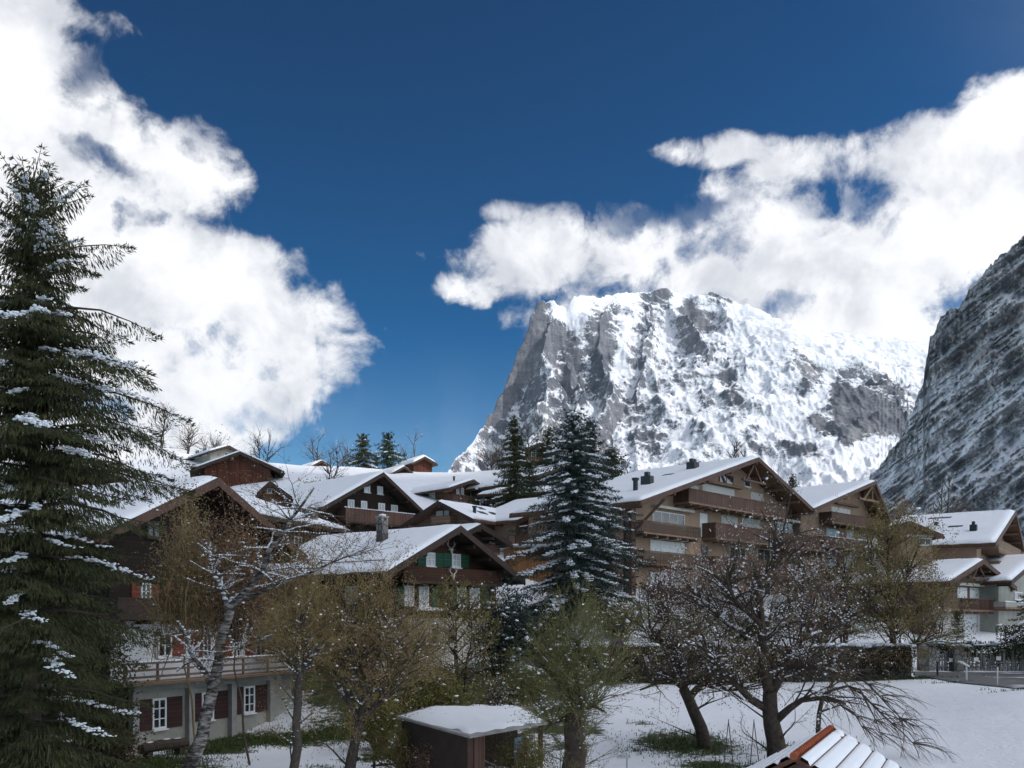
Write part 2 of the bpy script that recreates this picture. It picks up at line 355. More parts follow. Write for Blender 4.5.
# ------------------------------------------------------------------ numpy noise
def _h(ix, iy, s):
    n = (ix*374761393+iy*668265263+s*974711) & 0x7fffffff
    n = ((n ^ (n >> 13))*1274126177) & 0x7fffffff
    return ((n ^ (n >> 16)) & 0xffff)/65535.0
def vnoise(x, y, s=0):
    x = np.asarray(x, float); y = np.asarray(y, float)
    ix = np.floor(x).astype(np.int64); iy = np.floor(y).astype(np.int64); fx = x-ix; fy = y-iy
    fx = fx*fx*fx*(fx*(fx*6-15)+10); fy = fy*fy*fy*(fy*(fy*6-15)+10)
    a = _h(ix, iy, s)*(1-fx)+_h(ix+1, iy, s)*fx; b = _h(ix, iy+1, s)*(1-fx)+_h(ix+1, iy+1, s)*fx
    return (a*(1-fy)+b*fy)*2-1
def fbm(x, y, oct=5, gain=.5, s=0):
    t = 0; a = 1; n = 0
    for k in range(oct): t = t+a*vnoise(x*2.03**k+k*17.3, y*2.03**k+k*9.1, s+k); n += a; a *= gain
    return t/n
def ridged(x, y, oct=6, gain=.55, s=0):
    t = 0; a = 1; n = 0; w = 1
    for k in range(oct):
        v = 1-np.abs(vnoise(x*2.07**k+k*11.7, y*2.07**k+k*5.3, s+k)); v = v*v; t = t+a*v*w; n += a; w = np.clip(v*1.6, 0, 1); a *= gain
    return t/n
def seg_d(px, py, x0, y0, x1, y1):
    dx, dy = x1-x0, y1-y0; L = dx*dx+dy*dy+1e-9
    t = np.clip(((px-x0)*dx+(py-y0)*dy)/L, 0, 1); return np.hypot(px-x0-t*dx, py-y0-t*dy)
def sstep(a, b, x): t = np.clip((x-a)/(b-a), 0, 1); return t*t*(3-2*t)

# ------------------------------------------------------------------ the ground
ANCH = [  # (column, distance, height)
 (132,41,0),(256,49,0),(340,44,0),(430,46,.2),(475,38,-.2),(470,52,1.0),(60,41,0),(0,45,0),(-300,45,.5),(200,33,0),(60,30,0),(350,33,0),
 (620,40,0),(560,46,.4),(700,40,0),(820,40,.1),(1000,40,.3),(900,50,1.15),(700,50,.9),(600,55,1.5),(560,55,1.5),(760,58,1.75),(900,59,2.0),
 (560,66,2.6),(640,68,2.6),(700,68,2.3),(850,68,2.3),(905,66,2.3),
 (1024,47,2.05),(1250,45,2.1),(1024,56,2.1),(1000,55,2.1),(940,61,2.15),(940,66,2.25),(1024,66,2.2),(1250,70,2.5),(1024,74,3.2),(980,80,4.1),(930,74,3.4),(1100,90,5),
 (430,60,2.7),(395,58,2.6),(500,60,3.3),(340,56,2.0),(600,68,5.2),(570,72,5.6),(650,86,6.6),(640,79,5.6),(760,90,6.2),(700,78,5.0),(860,82,5.0),(900,95,6),(1000,96,6.5),
 (520,80,9.6),(490,76,8.6),(560,95,12),(380,90,12.5),(380,98,14),(300,82,9.5),(250,60,3),(150,60,2),(300,74,7.5),(330,66,5),(180,70,6),(100,75,7),
 (450,120,20.3),(450,92,13.2),(500,104,16.5),(540,125,19),(615,112,15),(660,112,12),(430,150,28),(430,180,33),(325,180,33.2),(370,176,33),
 (240,122,23),(300,124,24),(170,160,33.5),(200,170,34),(130,165,33),(500,180,33),(470,165,31),(540,163,31.5),(610,150,24),(400,150,28),(350,150,28.5),
 (60,90,9),(0,120,16),(0,180,31),(-300,120,18),(-300,60,5),(-800,100,15),
 (430,260,29),(240,260,29),(560,260,20),(0,260,28),(700,200,10),(800,200,9),(1000,200,12),(760,130,8),(900,130,8),(1000,130,9),(1250,150,12)]
ap = np.array([((a-CX)*d/F, d) for a, d, z in ANCH]+[(0,-5),(-20,10),(20,10),(0,30),(-20,25),(22,30),(60,5),(-60,0),(0,-60),(60,-60),(-60,-60),(120,0),(-120,0)])
az_ = np.array([z for a, d, z in ANCH]+[0]*13, float)
def _k(a, b): return np.sqrt(((a[:, None, :]-b[None])**2).sum(-1)+4.0)
_A = _k(ap, ap); _w = np.linalg.solve(np.block([[_A, np.ones((len(ap), 1))], [np.ones((1, len(ap))), np.zeros((1, 1))]]), np.append(az_, 0))
def ground(X, Y):
    X = np.atleast_1d(np.asarray(X, float)); Y = np.atleast_1d(np.asarray(Y, float)); o = np.empty(len(X))
    for i in range(0, len(X), 20000):
        q = np.stack([X[i:i+20000], Y[i:i+20000]], 1); o[i:i+20000] = _k(q, ap)@_w[:-1]+_w[-1]
    Yc = np.maximum(Y, 1); c = CX+F*X/Yc
    st = sstep(62.0, 62.6, Y)*sstep(548, 560, c)*(1-sstep(903, 910, c))*(1-sstep(74, 90, Y))
    o = o+2.0*st
    r = np.hypot(X, Y); far = sstep(240, 420, r); o = o*(1-far)+far*(12+6*fbm(X/400, Y/400, 3, .5, 3))
    o = np.minimum(o, 60); o = o+.05*fbm(X/2.5, Y/2.5, 3, .5, 5)+np.clip((r-70)/100, 0, 1)*.5*fbm(X/14, Y/14, 3, .5, 8)
    return o
def gz(x, y): return float(ground([x], [y])[0])
def gp(px, D): x = (px-CX)*D/F; return Vector((x, D, gz(x, D)))
ang = np.unique(np.concatenate([np.radians(np.arange(-40, 40.01, .3)), np.radians(np.arange(40, 320.1, 4))]))
rad = np.concatenate([[0], np.geomspace(2, 300, 420), np.geomspace(320, 14000, 60)])
AA, RR = np.meshgrid(ang, rad); gx = (RR*np.sin(AA)).ravel(); gy = (RR*np.cos(AA)).ravel(); gzv = ground(gx, gy)
na, nr = len(ang), len(rad); ii = np.arange(nr-1)[:, None]*na+np.arange(na-1)[None]
mb = MB().bulk(np.stack([gx, gy, gzv], 1), np.stack([ii, ii+1, ii+na+1, ii+na], -1).reshape(-1, 4)[:, ::-1])
# patches where the snow has melted to grass or bare soil: (column, distance, half width m, half depth m, strength)
GRASS = [(690,43,2.6,3.4,1.0),(712,38,1.5,2.2,.9),(655,42,1.6,1.3,.6),(800,42,2.4,1.2,.7),(770,38,1.4,1.6,.6),(915,61,3.2,.9,1.2),(868,60.6,3,.9,1.0),(800,61,8,1.0,.8),(640,61,6,.9,1.1),(985,52,.5,.5,.4),(955,57.5,1.6,.5,.8),(1010,50,1.5,.35,.7),(640,48,.9,.7,.4),
         (250,47,3.0,2.6,1.2),(205,43.5,2.2,2.4,1.1),(170,40,2.5,1.4,1.1),(150,38,3,1.5,1.0),(300,46,3,2,1.0),(340,48,4,3,1.1),(405,42,2.2,1.6,1.0),(370,40.5,1.6,.8,.9),(330,38.5,1.2,.5,.45),
         (420,52,6,5,1.3),(500,56,5,5,1.2),(530,50,4,4,1.1),(560,47,2.5,3,.9),(475,44,5,3,1.2),(340,58,8,6,1.2),(60,38,6,5,1.0),(0,42,6,6,.8),(30,50,9,8,1.0),(200,60,8,8,1.0),(590,60,3,3,1.2),(300,70,8,6,1.0),(505,70,3,4,.7),(560,70,5,5,1.0),
         (20,33,2.2,2.5,.7),(700,74,8,7,.7),(830,73,8,6,.6),(960,76,6,3,.8),(1010,72,6,2,.9)]
gm = np.full(len(gx), -.62)
for px, D, a, b, w in GRASS:
    cx = (px-CX)*D/F; gm = np.maximum(gm, w*(1-((gx-cx)/a)**2*.7-((gy-D)/b)**2*.7))
gm = gm+.55*fbm(gx/1.3, gy/1.3, 4, .6, 21)
mg = MT('ground_snow', (.8, .82, .86), .6, .25); c_ = mg.coord('Object'); at = mg.n('ShaderNodeAttribute', attribute_name='bare')
nf = mg.noise(c_, 3.2, 8, .72); ns = mg.noise(c_, .35, 5, .6)
k_ = mg.math('ADD', at.outputs['Fac'], mg.math('MULTIPLY', mg.math('SUBTRACT', nf, .5), 2.4)); k_ = mg.math('MULTIPLY', mg.math('SUBTRACT', k_, .38), 3.6, True)
gcol = mg.ramp(mg.noise(c_, 2.0, 6, .65), [(.32, (.035, .03, .018)), (.44, (.050, .055, .022)), (.55, (.060, .082, .026)), (.75, (.10, .115, .045))])
scol = mg.ramp(ns, [(.3, (.78, .80, .84)), (.7, (.86, .87, .90))])
mg.color(mg.mix(k_, scol, gcol)); vf = mg.n('ShaderNodeTexVoronoi'); mg.t.links.new(mg.coord('Object', (1, 1, .01)), vf.inputs['Vector']); vf.inputs['Scale'].default_value = 2.3
dent = mg.math('MULTIPLY', mg.math('SUBTRACT', .30, vf.outputs['Distance'], True), mg.math('MULTIPLY', mg.math('SUBTRACT', mg.noise(mg.coord('Object', (.5, 1, 1)), .22, 3, .5), .50), 9, True))
mg.bump(mg.math('SUBTRACT', mg.math('ADD', mg.noise(c_, 1.1, 8, .7), mg.math('MULTIPLY', nf, .3)), mg.math('MULTIPLY', dent, 1.6)), .75, .16)
g_o = make('ground', mb, mg.m, smooth=True); tag(g_o, 'snow covered garden slope and village hillside with melted grass patches', None, kind='structure')
a_ = g_o.data.attributes.new('bare', 'FLOAT', 'POINT'); a_.data.foreach_set('value', gm.astype(np.float32))

# road / parking at the right
def sheet(name, poly_px, mat, dz, nu=24, nv=6):
    (a0, a1), (b0, b1) = poly_px      # near edge ends, far edge ends as (column, distance)
    m_ = MB(); P = []
    for j in range(nv+1):
        for i in range(nu+1):
            u, v = i/nu, j/nv
            X0 = ((a0[0]-CX)*a0[1]/F)*(1-u)+((a1[0]-CX)*a1[1]/F)*u; Y0 = a0[1]*(1-u)+a1[1]*u
            X1 = ((b0[0]-CX)*b0[1]/F)*(1-u)+((b1[0]-CX)*b1[1]/F)*u; Y1 = b0[1]*(1-u)+b1[1]*u
            x, y = X0*(1-v)+X1*v, Y0*(1-v)+Y1*v; P.append((x, y, gz(x, y)+dz))
    w = nu+1; Fc = [(j*w+i, j*w+i+1, (j+1)*w+i+1, (j+1)*w+i) for j in range(nv) for i in range(nu)]
    m_.v = P; m_.f = Fc; return make(name, m_, mat, smooth=True)
mr_ = MT('wet_asphalt', (.06, .06, .06), .55, .4); c_ = mr_.coord('Object'); a1_ = mr_.noise(c_, .5, 6, .65); a2_ = mr_.noise(c_, 40, 3, .7)
puddle = mr_.math('MULTIPLY', mr_.math('SUBTRACT', mr_.noise(mr_.coord('Object', (.35, 1, 1)), .55, 5, .6), .60), 14, True)
mr_.color(mr_.mix(puddle, mr_.ramp(mr_.math('ADD', mr_.math('MULTIPLY', a1_, .7), mr_.math('MULTIPLY', a2_, .3)), [(.35, (.075, .073, .070)), (.65, (.13, .125, .12))]), (.70, .72, .76))); mr_.bump(a2_, .3, .01)
road = sheet('road', (((918, 62.2), (1330, 33)), ((905, 65.2), (1330, 67))), mr_.m, .06, 60, 20); tag(road, 'wet grey driveway with thin snow slush by the fence', None, kind='structure')

# ------------------------------------------------------------------ mountains: relief surfaces with real distance
def rock_mat(name, c1, c2, c3, strat_rot, scale=1.0, strat=0.0, soft=2.2, tilt=.002, fine=1.6, ledge=1.9):
    m = MT(name, c1, .9, .15); c = m.coord('Object'); at = m.n('ShaderNodeAttribute', attribute_name='snow')
    g = m.n('ShaderNodeNewGeometry'); s_ = m.n('ShaderNodeSeparateXYZ'); m.t.links.new(g.outputs['Normal'], s_.inputs[0])
    f1 = m.noise(c, .0045*scale, 14, .68, .3); f2 = m.noise(c, .022*scale, 10, .72)
    sc_ = m.coord('Object', (.35, .35, 2.4), (0, R(strat_rot), 0)); f3 = m.noise(sc_, .006*scale, 10, .7, .2)
    f0 = m.noise(c, .0016*scale, 6, .6, .4)
    k = m.math('ADD', at.outputs['Fac'], m.math('ADD', m.math('MULTIPLY', m.math('SUBTRACT', f1, .5), 1.1), m.math('MULTIPLY', m.math('SUBTRACT', f2, .5), 1.1)))
    k = m.math('ADD', k, m.math('MULTIPLY', m.math('SUBTRACT', f3, .5), strat))
    k = m.math('ADD', k, m.math('MULTIPLY', m.math('SUBTRACT', s_.outputs[2], .42), .5))
    f5 = m.noise(c, .075*scale, 7, .75)
    k = m.math('ADD', k, m.math('MULTIPLY', m.math('SUBTRACT', f5, .5), fine))
    px_ = m.n('ShaderNodeSeparateXYZ'); m.t.links.new(c, px_.inputs[0])
    hh = m.math('ADD', m.math('ADD', m.math('MULTIPLY', px_.outputs[2], .014*scale), m.math('MULTIPLY', px_.outputs[0], tilt)), m.math('ADD', m.math('MULTIPLY', f1, 5.0), m.math('MULTIPLY', f2, 1.6)))
    led = m.math('SUBTRACT', m.math('ABSOLUTE', m.math('SUBTRACT', m.math('FRACT', hh), .5)), .30, True)
    k = m.math('ADD', k, m.math('MULTIPLY', led, ledge))
    k = m.math('MULTIPLY', m.math('SUBTRACT', k, .36), soft, True)
    vs = m.noise(m.coord('Object', (3.2, 1, .5)), .006*scale, 8, .7, .3)
    rk = m.math('ADD', m.math('ADD', m.math('MULTIPLY', vs, .30), m.math('MULTIPLY', f5, .28)), m.math('ADD', m.math('MULTIPLY', f3, .25), m.math('MULTIPLY', f0, .17)))
    rc = m.ramp(rk, [(.40, c1), (.5, c2), (.61, c3)])
    m.color(m.mix(k, rc, (.76, .78, .83)))
    m.bump(m.math('ADD', m.math('MULTIPLY', f1, 1.0), m.math('ADD', m.math('MULTIPLY', f3, .6), m.math('MULTIPLY', f2, .25))), .7, 30/scale); return m.m
def relief(name, sil, py_base, cols, rows, depth, snow, mat, label, back=1800, jag=1.0):
    """terrain surface: each column climbs from the valley to the skyline, then falls away behind"""
    sx = [a for a, b in sil]; sy = [b for a, b in sil]
    S = np.interp(cols+jag*5*fbm(cols/6.5, cols*0+3, 4, .65, 39), sx, sy); S = S+jag*(3.4*fbm(cols/9.0, cols*0, 5, .62, 31)+1.6*fbm(cols/2.1, cols*0, 3, .6, 37))
    V = np.linspace(0, 1, rows)**.9; PX, VV = np.meshgrid(cols, V); PY = py_base+(S[None]-py_base)*VV
    D = depth(PX, PY, VV); X = (PX-CX)*D/F; Z = CZ+(HY-PY)*D/F
    # back slope
    kb = 14; Db = D[-1][None]+back*(np.arange(1, kb+1)/kb)[:, None]; Xb = X[-1][None]*Db/D[-1][None]
    Zb = Z[-1][None]*(1-(np.arange(1, kb+1)/kb)[:, None]**1.2)-20
    sn = snow(PX, PY, VV)
    X = np.concatenate([X, Xb]); Y = np.concatenate([D, Db]); Z = np.concatenate([Z, Zb]); sn = np.concatenate([sn, np.full(Xb.shape, .7)])
    n = len(cols); m_ = X.shape[0]; ii = np.arange(m_-1)[:, None]*n+np.arange(n-1)[None]
    mb = MB().bulk(np.stack([X, Y, Z], -1).reshape(-1, 3), np.stack([ii, ii+1, ii+n+1, ii+n], -1).reshape(-1, 4))
    o = make(name, mb, mat, smooth=True); tag(o, label, None, kind='structure')
    a = o.data.attributes.new('snow', 'FLOAT', 'POINT'); a.data.foreach_set('value', sn.ravel().astype(np.float32)); return o
SILW = [(395,560),(430,500),(456,457),(466,449),(474,440),(479,431),(484,427),(488,413),(493,410),(499,393),(503,390),(509,371),(512,369),(517,351),(521,348),(526,329),(528,327),(531,311),(534,309),(537,299),(541,297),(546,299),(553,298),(560,303),(568,303),(572,294),(590,296),(615,292),(640,293),(652,291),(659,287),(668,285),(676,290),(684,295),(695,293),(706,291),(713,289),(722,294),(732,300),(747,304),(767,314),(786,323),(806,331),(841,331),(880,337),(927,341),(1000,345),(1100,350)]
SKY_D = [(395, 4300), (458, 5000), (495, 5500), (529, 5900), (545, 6000), (556, 6050), (600, 6500), (659, 6900), (713, 7000), (800, 7300), (927, 7500), (1100, 7800)]
def p3(px, py, D): return ((px-CX)*D/F, D, CZ+(HY-py)*D/F)
_cx = np.arange(398, 1100, 4.0); _cs = np.interp(_cx, [a for a, b in SILW], [b for a, b in SILW])
_jg = 3.2*fbm(_cx/11.0, _cx*0, 4, .62, 31)*sstep(455, 480, _cx); _cd = np.interp(_cx, [a for a, b in SKY_D], [b for a, b in SKY_D])+70*fbm(_cx/18, _cx*0, 3, .5, 33)
CREST = [p3(x, y, d) for x, y, d in zip(_cx, _cs+_jg, _cd)]
# spurs coming down towards the valley: (column, row, distance) with side steepness
SPURS = [([(556,298,6050),(553,330,5750),(545,372,5350),(528,420,4850),(505,470,4300)], 1.55),
         ([(575,300,6300),(578,345,5800),(572,392,5300),(560,440,4700),(548,490,4100)], 1.35),
         ([(615,293,6550),(600,316,6100),(607,350,5650),(598,396,5150),(586,440,4600),(575,490,4000)], 1.45),
         ([(659,287,6900),(648,312,6450),(646,350,5900),(640,400,5300),(628,450,4600),(615,500,4000)], 1.2),
         ([(668,288,6950),(690,312,6500),(706,342,6050),(700,388,5450),(688,435,4800),(672,490,4100)], 1.25),
         ([(646,350,5900),(665,385,5450),(668,430,4850),(655,480,4200)], 1.15),
         ([(713,289,7000),(738,318,6600),(770,350,6100),(798,372,5700),(806,400,5350),(800,440,4850)], 1.35),
         ([(738,318,6600),(735,362,6000),(738,405,5400),(728,450,4750),(718,495,4100)], 1.2),
         ([(770,350,6100),(762,392,5500),(768,432,4900),(760,480,4250)], 1.2),
         ([(706,342,6050),(722,380,5500),(715,425,4950)], 1.1),
         ([(800,440,4850),(812,460,4500),(800,500,4000)], .9), ([(760,312,7100),(790,345,6600),(812,366,6100)], 1.1), ([(862,336,7450),(866,360,6700),(880,388,6050)], .9), ([(806,331,7250),(824,362,6500),(840,394,5900)], .9), ([(902,338,7500),(905,368,6700),(908,392,6100)], .9), ([(690,440,4700),(705,470,4300)], 1.0)]
def seg3(X, Y, a, b):
    dx, dy = b[0]-a[0], b[1]-a[1]; t = np.clip(((X-a[0])*dx+(Y-a[1])*dy)/(dx*dx+dy*dy+1e-9), 0, 1)
    return np.hypot(X-a[0]-t*dx, Y-a[1]-t*dy), a[2]+t*(b[2]-a[2])
def wetter():
    cols = np.arange(396, 1098, .95); Dv = np.concatenate([np.arange(3300, 7700, 9.0), np.arange(7700, 9600, 90.0)])
    PX, D = np.meshgrid(cols, Dv); X = (PX-CX)*D/F; Y = D
    WX = X+95*fbm(X/520, Y/520, 4, .55, 301)+34*fbm(X/120, Y/120, 4, .55, 305); WY = Y+95*fbm(X/520+9, Y/520, 4, .55, 311)+34*fbm(X/120+5, Y/120, 4, .55, 315)
    Z = np.full(X.shape, -1e9)
    for i in range(len(CREST)-1):
        lo, hi = _cx[i]-130, _cx[i+1]+130; j0, j1 = np.searchsorted(cols, [lo, hi])
        d, h = seg3(WX[:, j0:j1], WY[:, j0:j1], CREST[i], CREST[i+1]); d0, h0 = seg3(X[:, j0:j1], Y[:, j0:j1], CREST[i], CREST[i+1])
        d = np.where(d0 < 120, d0*(1-d0/120)+d*(d0/120), d)
        px_m = _cx[i]; sl = 1.75 if px_m < 560 else (1.25 if px_m < 740 else .62)
        Z[:, j0:j1] = np.maximum(Z[:, j0:j1], h-sl*d**.985-np.minimum(d, 30)*.35)
    for pts_, sl in SPURS:
        P = [p3(*q) for q in pts_]
        for a, b in zip(P, P[1:]):
            d, h = seg3(WX, WY, a, b); Z = np.maximum(Z, h-14-sl*d-55*(1-np.exp(-d/50)))
    # snow bench, dark rock step and glacier basin on the right
    yy = HY-(Z-CZ)*F/D
    step_d = 5900+60*fbm(X/300, Y/300, 3, .5, 320)+(PX-870)*1.2
    bench = CZ+(HY-(392+6*np.sin(PX/17)))*5900/F*1.0+(D-5900)*.40
    low = CZ+(HY-452)*5500/F+(D-5500)*.30
    w_ = sstep(790, 835, PX)
    plate = np.where(D > step_d, bench, low-(step_d-D)*0.0)
    tr = sstep(-70, 40, D-step_d); plate = low*(1-tr)+bench*tr
    Z = np.where(w_ > 0, np.maximum(Z*(1-w_)+np.minimum(Z, plate+400)*w_, plate*w_-3000*(1-w_)), Z)
    # lower snow apron
    ramp = 300+(D-3300)*.33-900*sstep(845, 885, PX)*(1-sstep(4300, 4700, D)); f_ = sstep(430, 640, PX); skyz = CZ+(HY-np.interp(PX, [a for a, b in SILW], [b for a, b in SILW])-(4.6*fbm(PX/11.0, PX*0, 4, .62, 31)+1.8*fbm(PX/2.6, PX*0, 3, .6, 37))*sstep(448, 470, PX))*D/F
    ramp = np.minimum(CZ+(ramp-CZ)*(.30+.70*f_), skyz*.86); k_ = 90.0
    Z = np.maximum(Z, ramp)+k_*np.exp(-np.abs(Z-ramp)/k_)*.5
    # ledges and gullies
    lay = Z/95.0+1.2*fbm(X/900, Y/900, 3, .5, 330)+X/1500; fr = lay-np.floor(lay); steep = 1.0
    Z = Z+26*(sstep(.0, .8, fr)-fr)*(1+.9*fbm(X/260, Y/260, 3, .5, 333))
    amp = sstep(0, 260, skyz-Z)
    Z = Z+(.25+.75*amp)*(90*(ridged(WX/330, WY/420, 5, .55, 339)-.55)+60*(ridged(X/170, Y/240, 6, .52, 340)-.55)+22*(ridged(X/58, Y/90, 4, .6, 345)-.5)+5*fbm(X/34, Y/34, 4, .6, 350))
    back = D > np.interp(PX, [a for a, b in SKY_D], [b for a, b in SKY_D])-60
    Z = np.minimum(Z, skyz-np.where(back, (D-np.interp(PX, [a for a, b in SKY_D], [b for a, b in SKY_D])+60)*.15, 0))
    # slope -> snow
    gy_ = np.gradient(Z, axis=0)/np.gradient(D, axis=0); gx_ = np.gradient(Z, axis=1)/np.maximum(np.gradient(X, axis=1), 1e-3)
    nz = 1/np.sqrt(1+gx_**2+gy_**2)
    PY = HY-(Z-CZ)*F/D
    s = .46+1.20*(nz-.56)+.20*fbm(X/380, Y/380, 4, .55, 360)+.14*sstep(330, 300, PY)+.12*sstep(690, 780, PX)
    for x0, y0, x1, y1, w, h in SNW: s = s+h*.55*np.exp(-(seg_d(PX, PY, x0, y0, x1, y1)/w)**2)
    for x0, y0, x1, y1, w, h in RCK: s = s-h*.80*np.exp(-(seg_d(PX, PY, x0, y0, x1, y1)/(w*1.1))**2.5)
    n, m_ = len(cols), len(Dv); ii = np.arange(m_-1)[:, None]*n+np.arange(n-1)[None]
    mb = MB().bulk(np.stack([X, Y, Z], -1).reshape(-1, 3), np.stack([ii, ii+1, ii+n+1, ii+n], -1).reshape(-1, 4))
    o = make('mountain', mb, rmW, smooth=True); tag(o, 'snowy limestone peak with a sheer left tower', None, kind='structure')
    a = o.data.attributes.new('snow', 'FLOAT', 'POINT'); a.data.foreach_set('value', s.ravel().astype(np.float32))
SNW = [(560,312,590,330,12,.9),(545,300,570,302,6,.5),(580,300,650,300,9,.6),(632,318,618,362,7,.9),(618,362,590,412,8,.9),(590,412,552,452,10,.8),(545,366,550,372,5,.9),(676,300,668,335,7,.7),(668,335,650,380,8,.7),(700,303,780,335,10,.8),(760,335,900,345,16,.8),(820,360,915,372,12,.8),(740,345,790,400,9,.5),
       (815,440,905,455,12,.9),(860,470,905,440,12,.7),(470,450,520,448,9,.5),(690,400,760,470,9,.5),(760,470,850,480,12,.55),(830,370,815,405,9,.7),(700,420,660,470,9,.5),(560,470,760,500,14,.35)]
RCK = [(541,302,532,335,9,.9),(532,335,508,385,13,1.0),(508,385,490,415,11,.7),(560,330,566,342,8,.8),(597,320,606,350,10,.8),(606,350,596,396,12,.55),(575,352,566,388,8,.8),(650,298,665,292,7,.9),(690,312,703,322,8,1.0),(712,292,728,298,6,.7),
       (797,352,815,380,11,.7),(840,392,845,430,11,1.5),(862,400,900,425,13,1.6),(850,432,880,425,10,1.4),(815,417,826,430,7,1.4),(786,446,820,452,6,1.0),(728,378,737,400,9,.8),(705,400,700,425,8,.5),(640,440,660,450,9,.4),(600,430,640,405,9,.4),(880,382,898,392,8,1.0),(742,440,760,460,9,.5)]
rmW = rock_mat('alpine_rock', (.055, .062, .082), (.145, .15, .17), (.30, .29, .285), 20, 1.0, .6, 2.6)
wetter()
SILC = [(840,600),(858,540),(872,474),(880,466),(892,448),(900,437),(908,421),(915,407),(920,392),(923,384),(926,366),(929,353),(931,338),(935,325),(939,320),(943,316),(951,310),(958,308),(964,297),(974,284),(984,274),(992,262),(997,259),(1008,250),(1024,237),(1060,215),(1100,190),(1180,170),(1300,200)]
def depC(px, py, v):
    D = 2500-(px-860)*2.4+750*v
    q = (px*.80-(py)*.60); r = (px*.60+py*.80)               # strata climb to the right
    D = D-110*(ridged(q/60, r/13, 6, .6, 150)-.5)-90*(ridged(px/26, py/40, 5, .55, 160)-.5)-60*(ridged(q/22, r/4.5, 4, .6, 166)-.5)-26*fbm(px/2.6, py/2.6, 4, .6, 170)
    D = D+42*np.sin(r/7.5+2.5*fbm(px/40, py/40, 3, .5, 171))
    return D
def snC(px, py, v):
    q = (px*.80-(py)*.60); r = (px*.60+py*.80)
    s = .70-.22*sstep(400, 320, py)+.50*fbm(q/55, r/6, 5, .62, 191)+.20*fbm(px/30, py/30, 3, .5, 195)+.16*sstep(360, 480, py)+.10
    sil = np.interp(px, [a for a, b in SILC], [b for a, b in SILC]); s = s-.55*np.exp(-((py-sil)/34)**2)*sstep(430, 360, py)-.6*np.exp(-((px-960)/45)**2-((py-345)/22)**2)-.25*np.exp(-((px-985)/30)**2-((py-400)/12)**2)
    return s
rmC = rock_mat('cliff_rock', (.20, .215, .245), (.33, .335, .35), (.46, .40, .34), 32, 1.6, 1.0, 2.0, -.017, 2.2, 2.2)
relief('rock_face', SILC, 600, np.arange(840, 1300, .9), 330, depC, snC, rmC, 'dark steep rock face streaked with snow at right edge', 1500, 1.0)

# ------------------------------------------------------------------ unseen cloud added to keep the sun off the village; valley air
rng = np.random.default_rng(5)
H_CL = 2750.0; off = Vector((sd.x, sd.y))*(H_CL/sd.z)
cs_ = []
for i in range(420):
    x = rng.uniform(-900, 700); y = rng.uniform(-1100, 96-.32*0)
    if y > 80-.30*x: continue
    cs_.append((x+off.x, y+off.y, H_CL+rng.uniform(-30, 30)))
edge = [(x, 76-.30*x+rng.uniform(-8, 8)) for x in np.arange(-700, 700, 16)]
cs_ += [(x+off.x, y+off.y, H_CL) for x, y in edge]
mcl = plain('shade_cloud_white', (.8, .8, .8), 1, .05, .01); 
mb = MB(); P = np.array(cs_); n_ = len(P); big = rng.uniform(70, 110, n_); big[-len(edge):] = rng.uniform(22, 30, len(edge))
blobs(mb, P, np.stack([big, big, big*.35], 1), rng, .12)
tag(make('cloud', mb, mcl, smooth=True), 'broad flat cloud out of view, added towards the sun to shade the gardens', None, kind='structure')
HAZE = True
if HAZE:
    hb = MB().box(-6500, 9500, -600, 13500, -8, 2640)
    hm = bpy.data.materials.new('valley_air'); hm.use_nodes = True; t_ = hm.node_tree
    for n in list(t_.nodes): t_.nodes.remove(n)
    o_ = t_.nodes.new('ShaderNodeOutputMaterial'); v_ = t_.nodes.new('ShaderNodeVolumePrincipled'); t_.links.new(v_.outputs[0], o_.inputs['Volume'])
    v_.inputs['Color'].default_value = (.55, .75, 1, 1); v_.inputs['Density'].default_value = 1.0e-5; v_.inputs['Anisotropy'].default_value = .2
    tag(make('haze', hb, hm), 'thin bluish valley air in front of the mountains', None, kind='stuff')
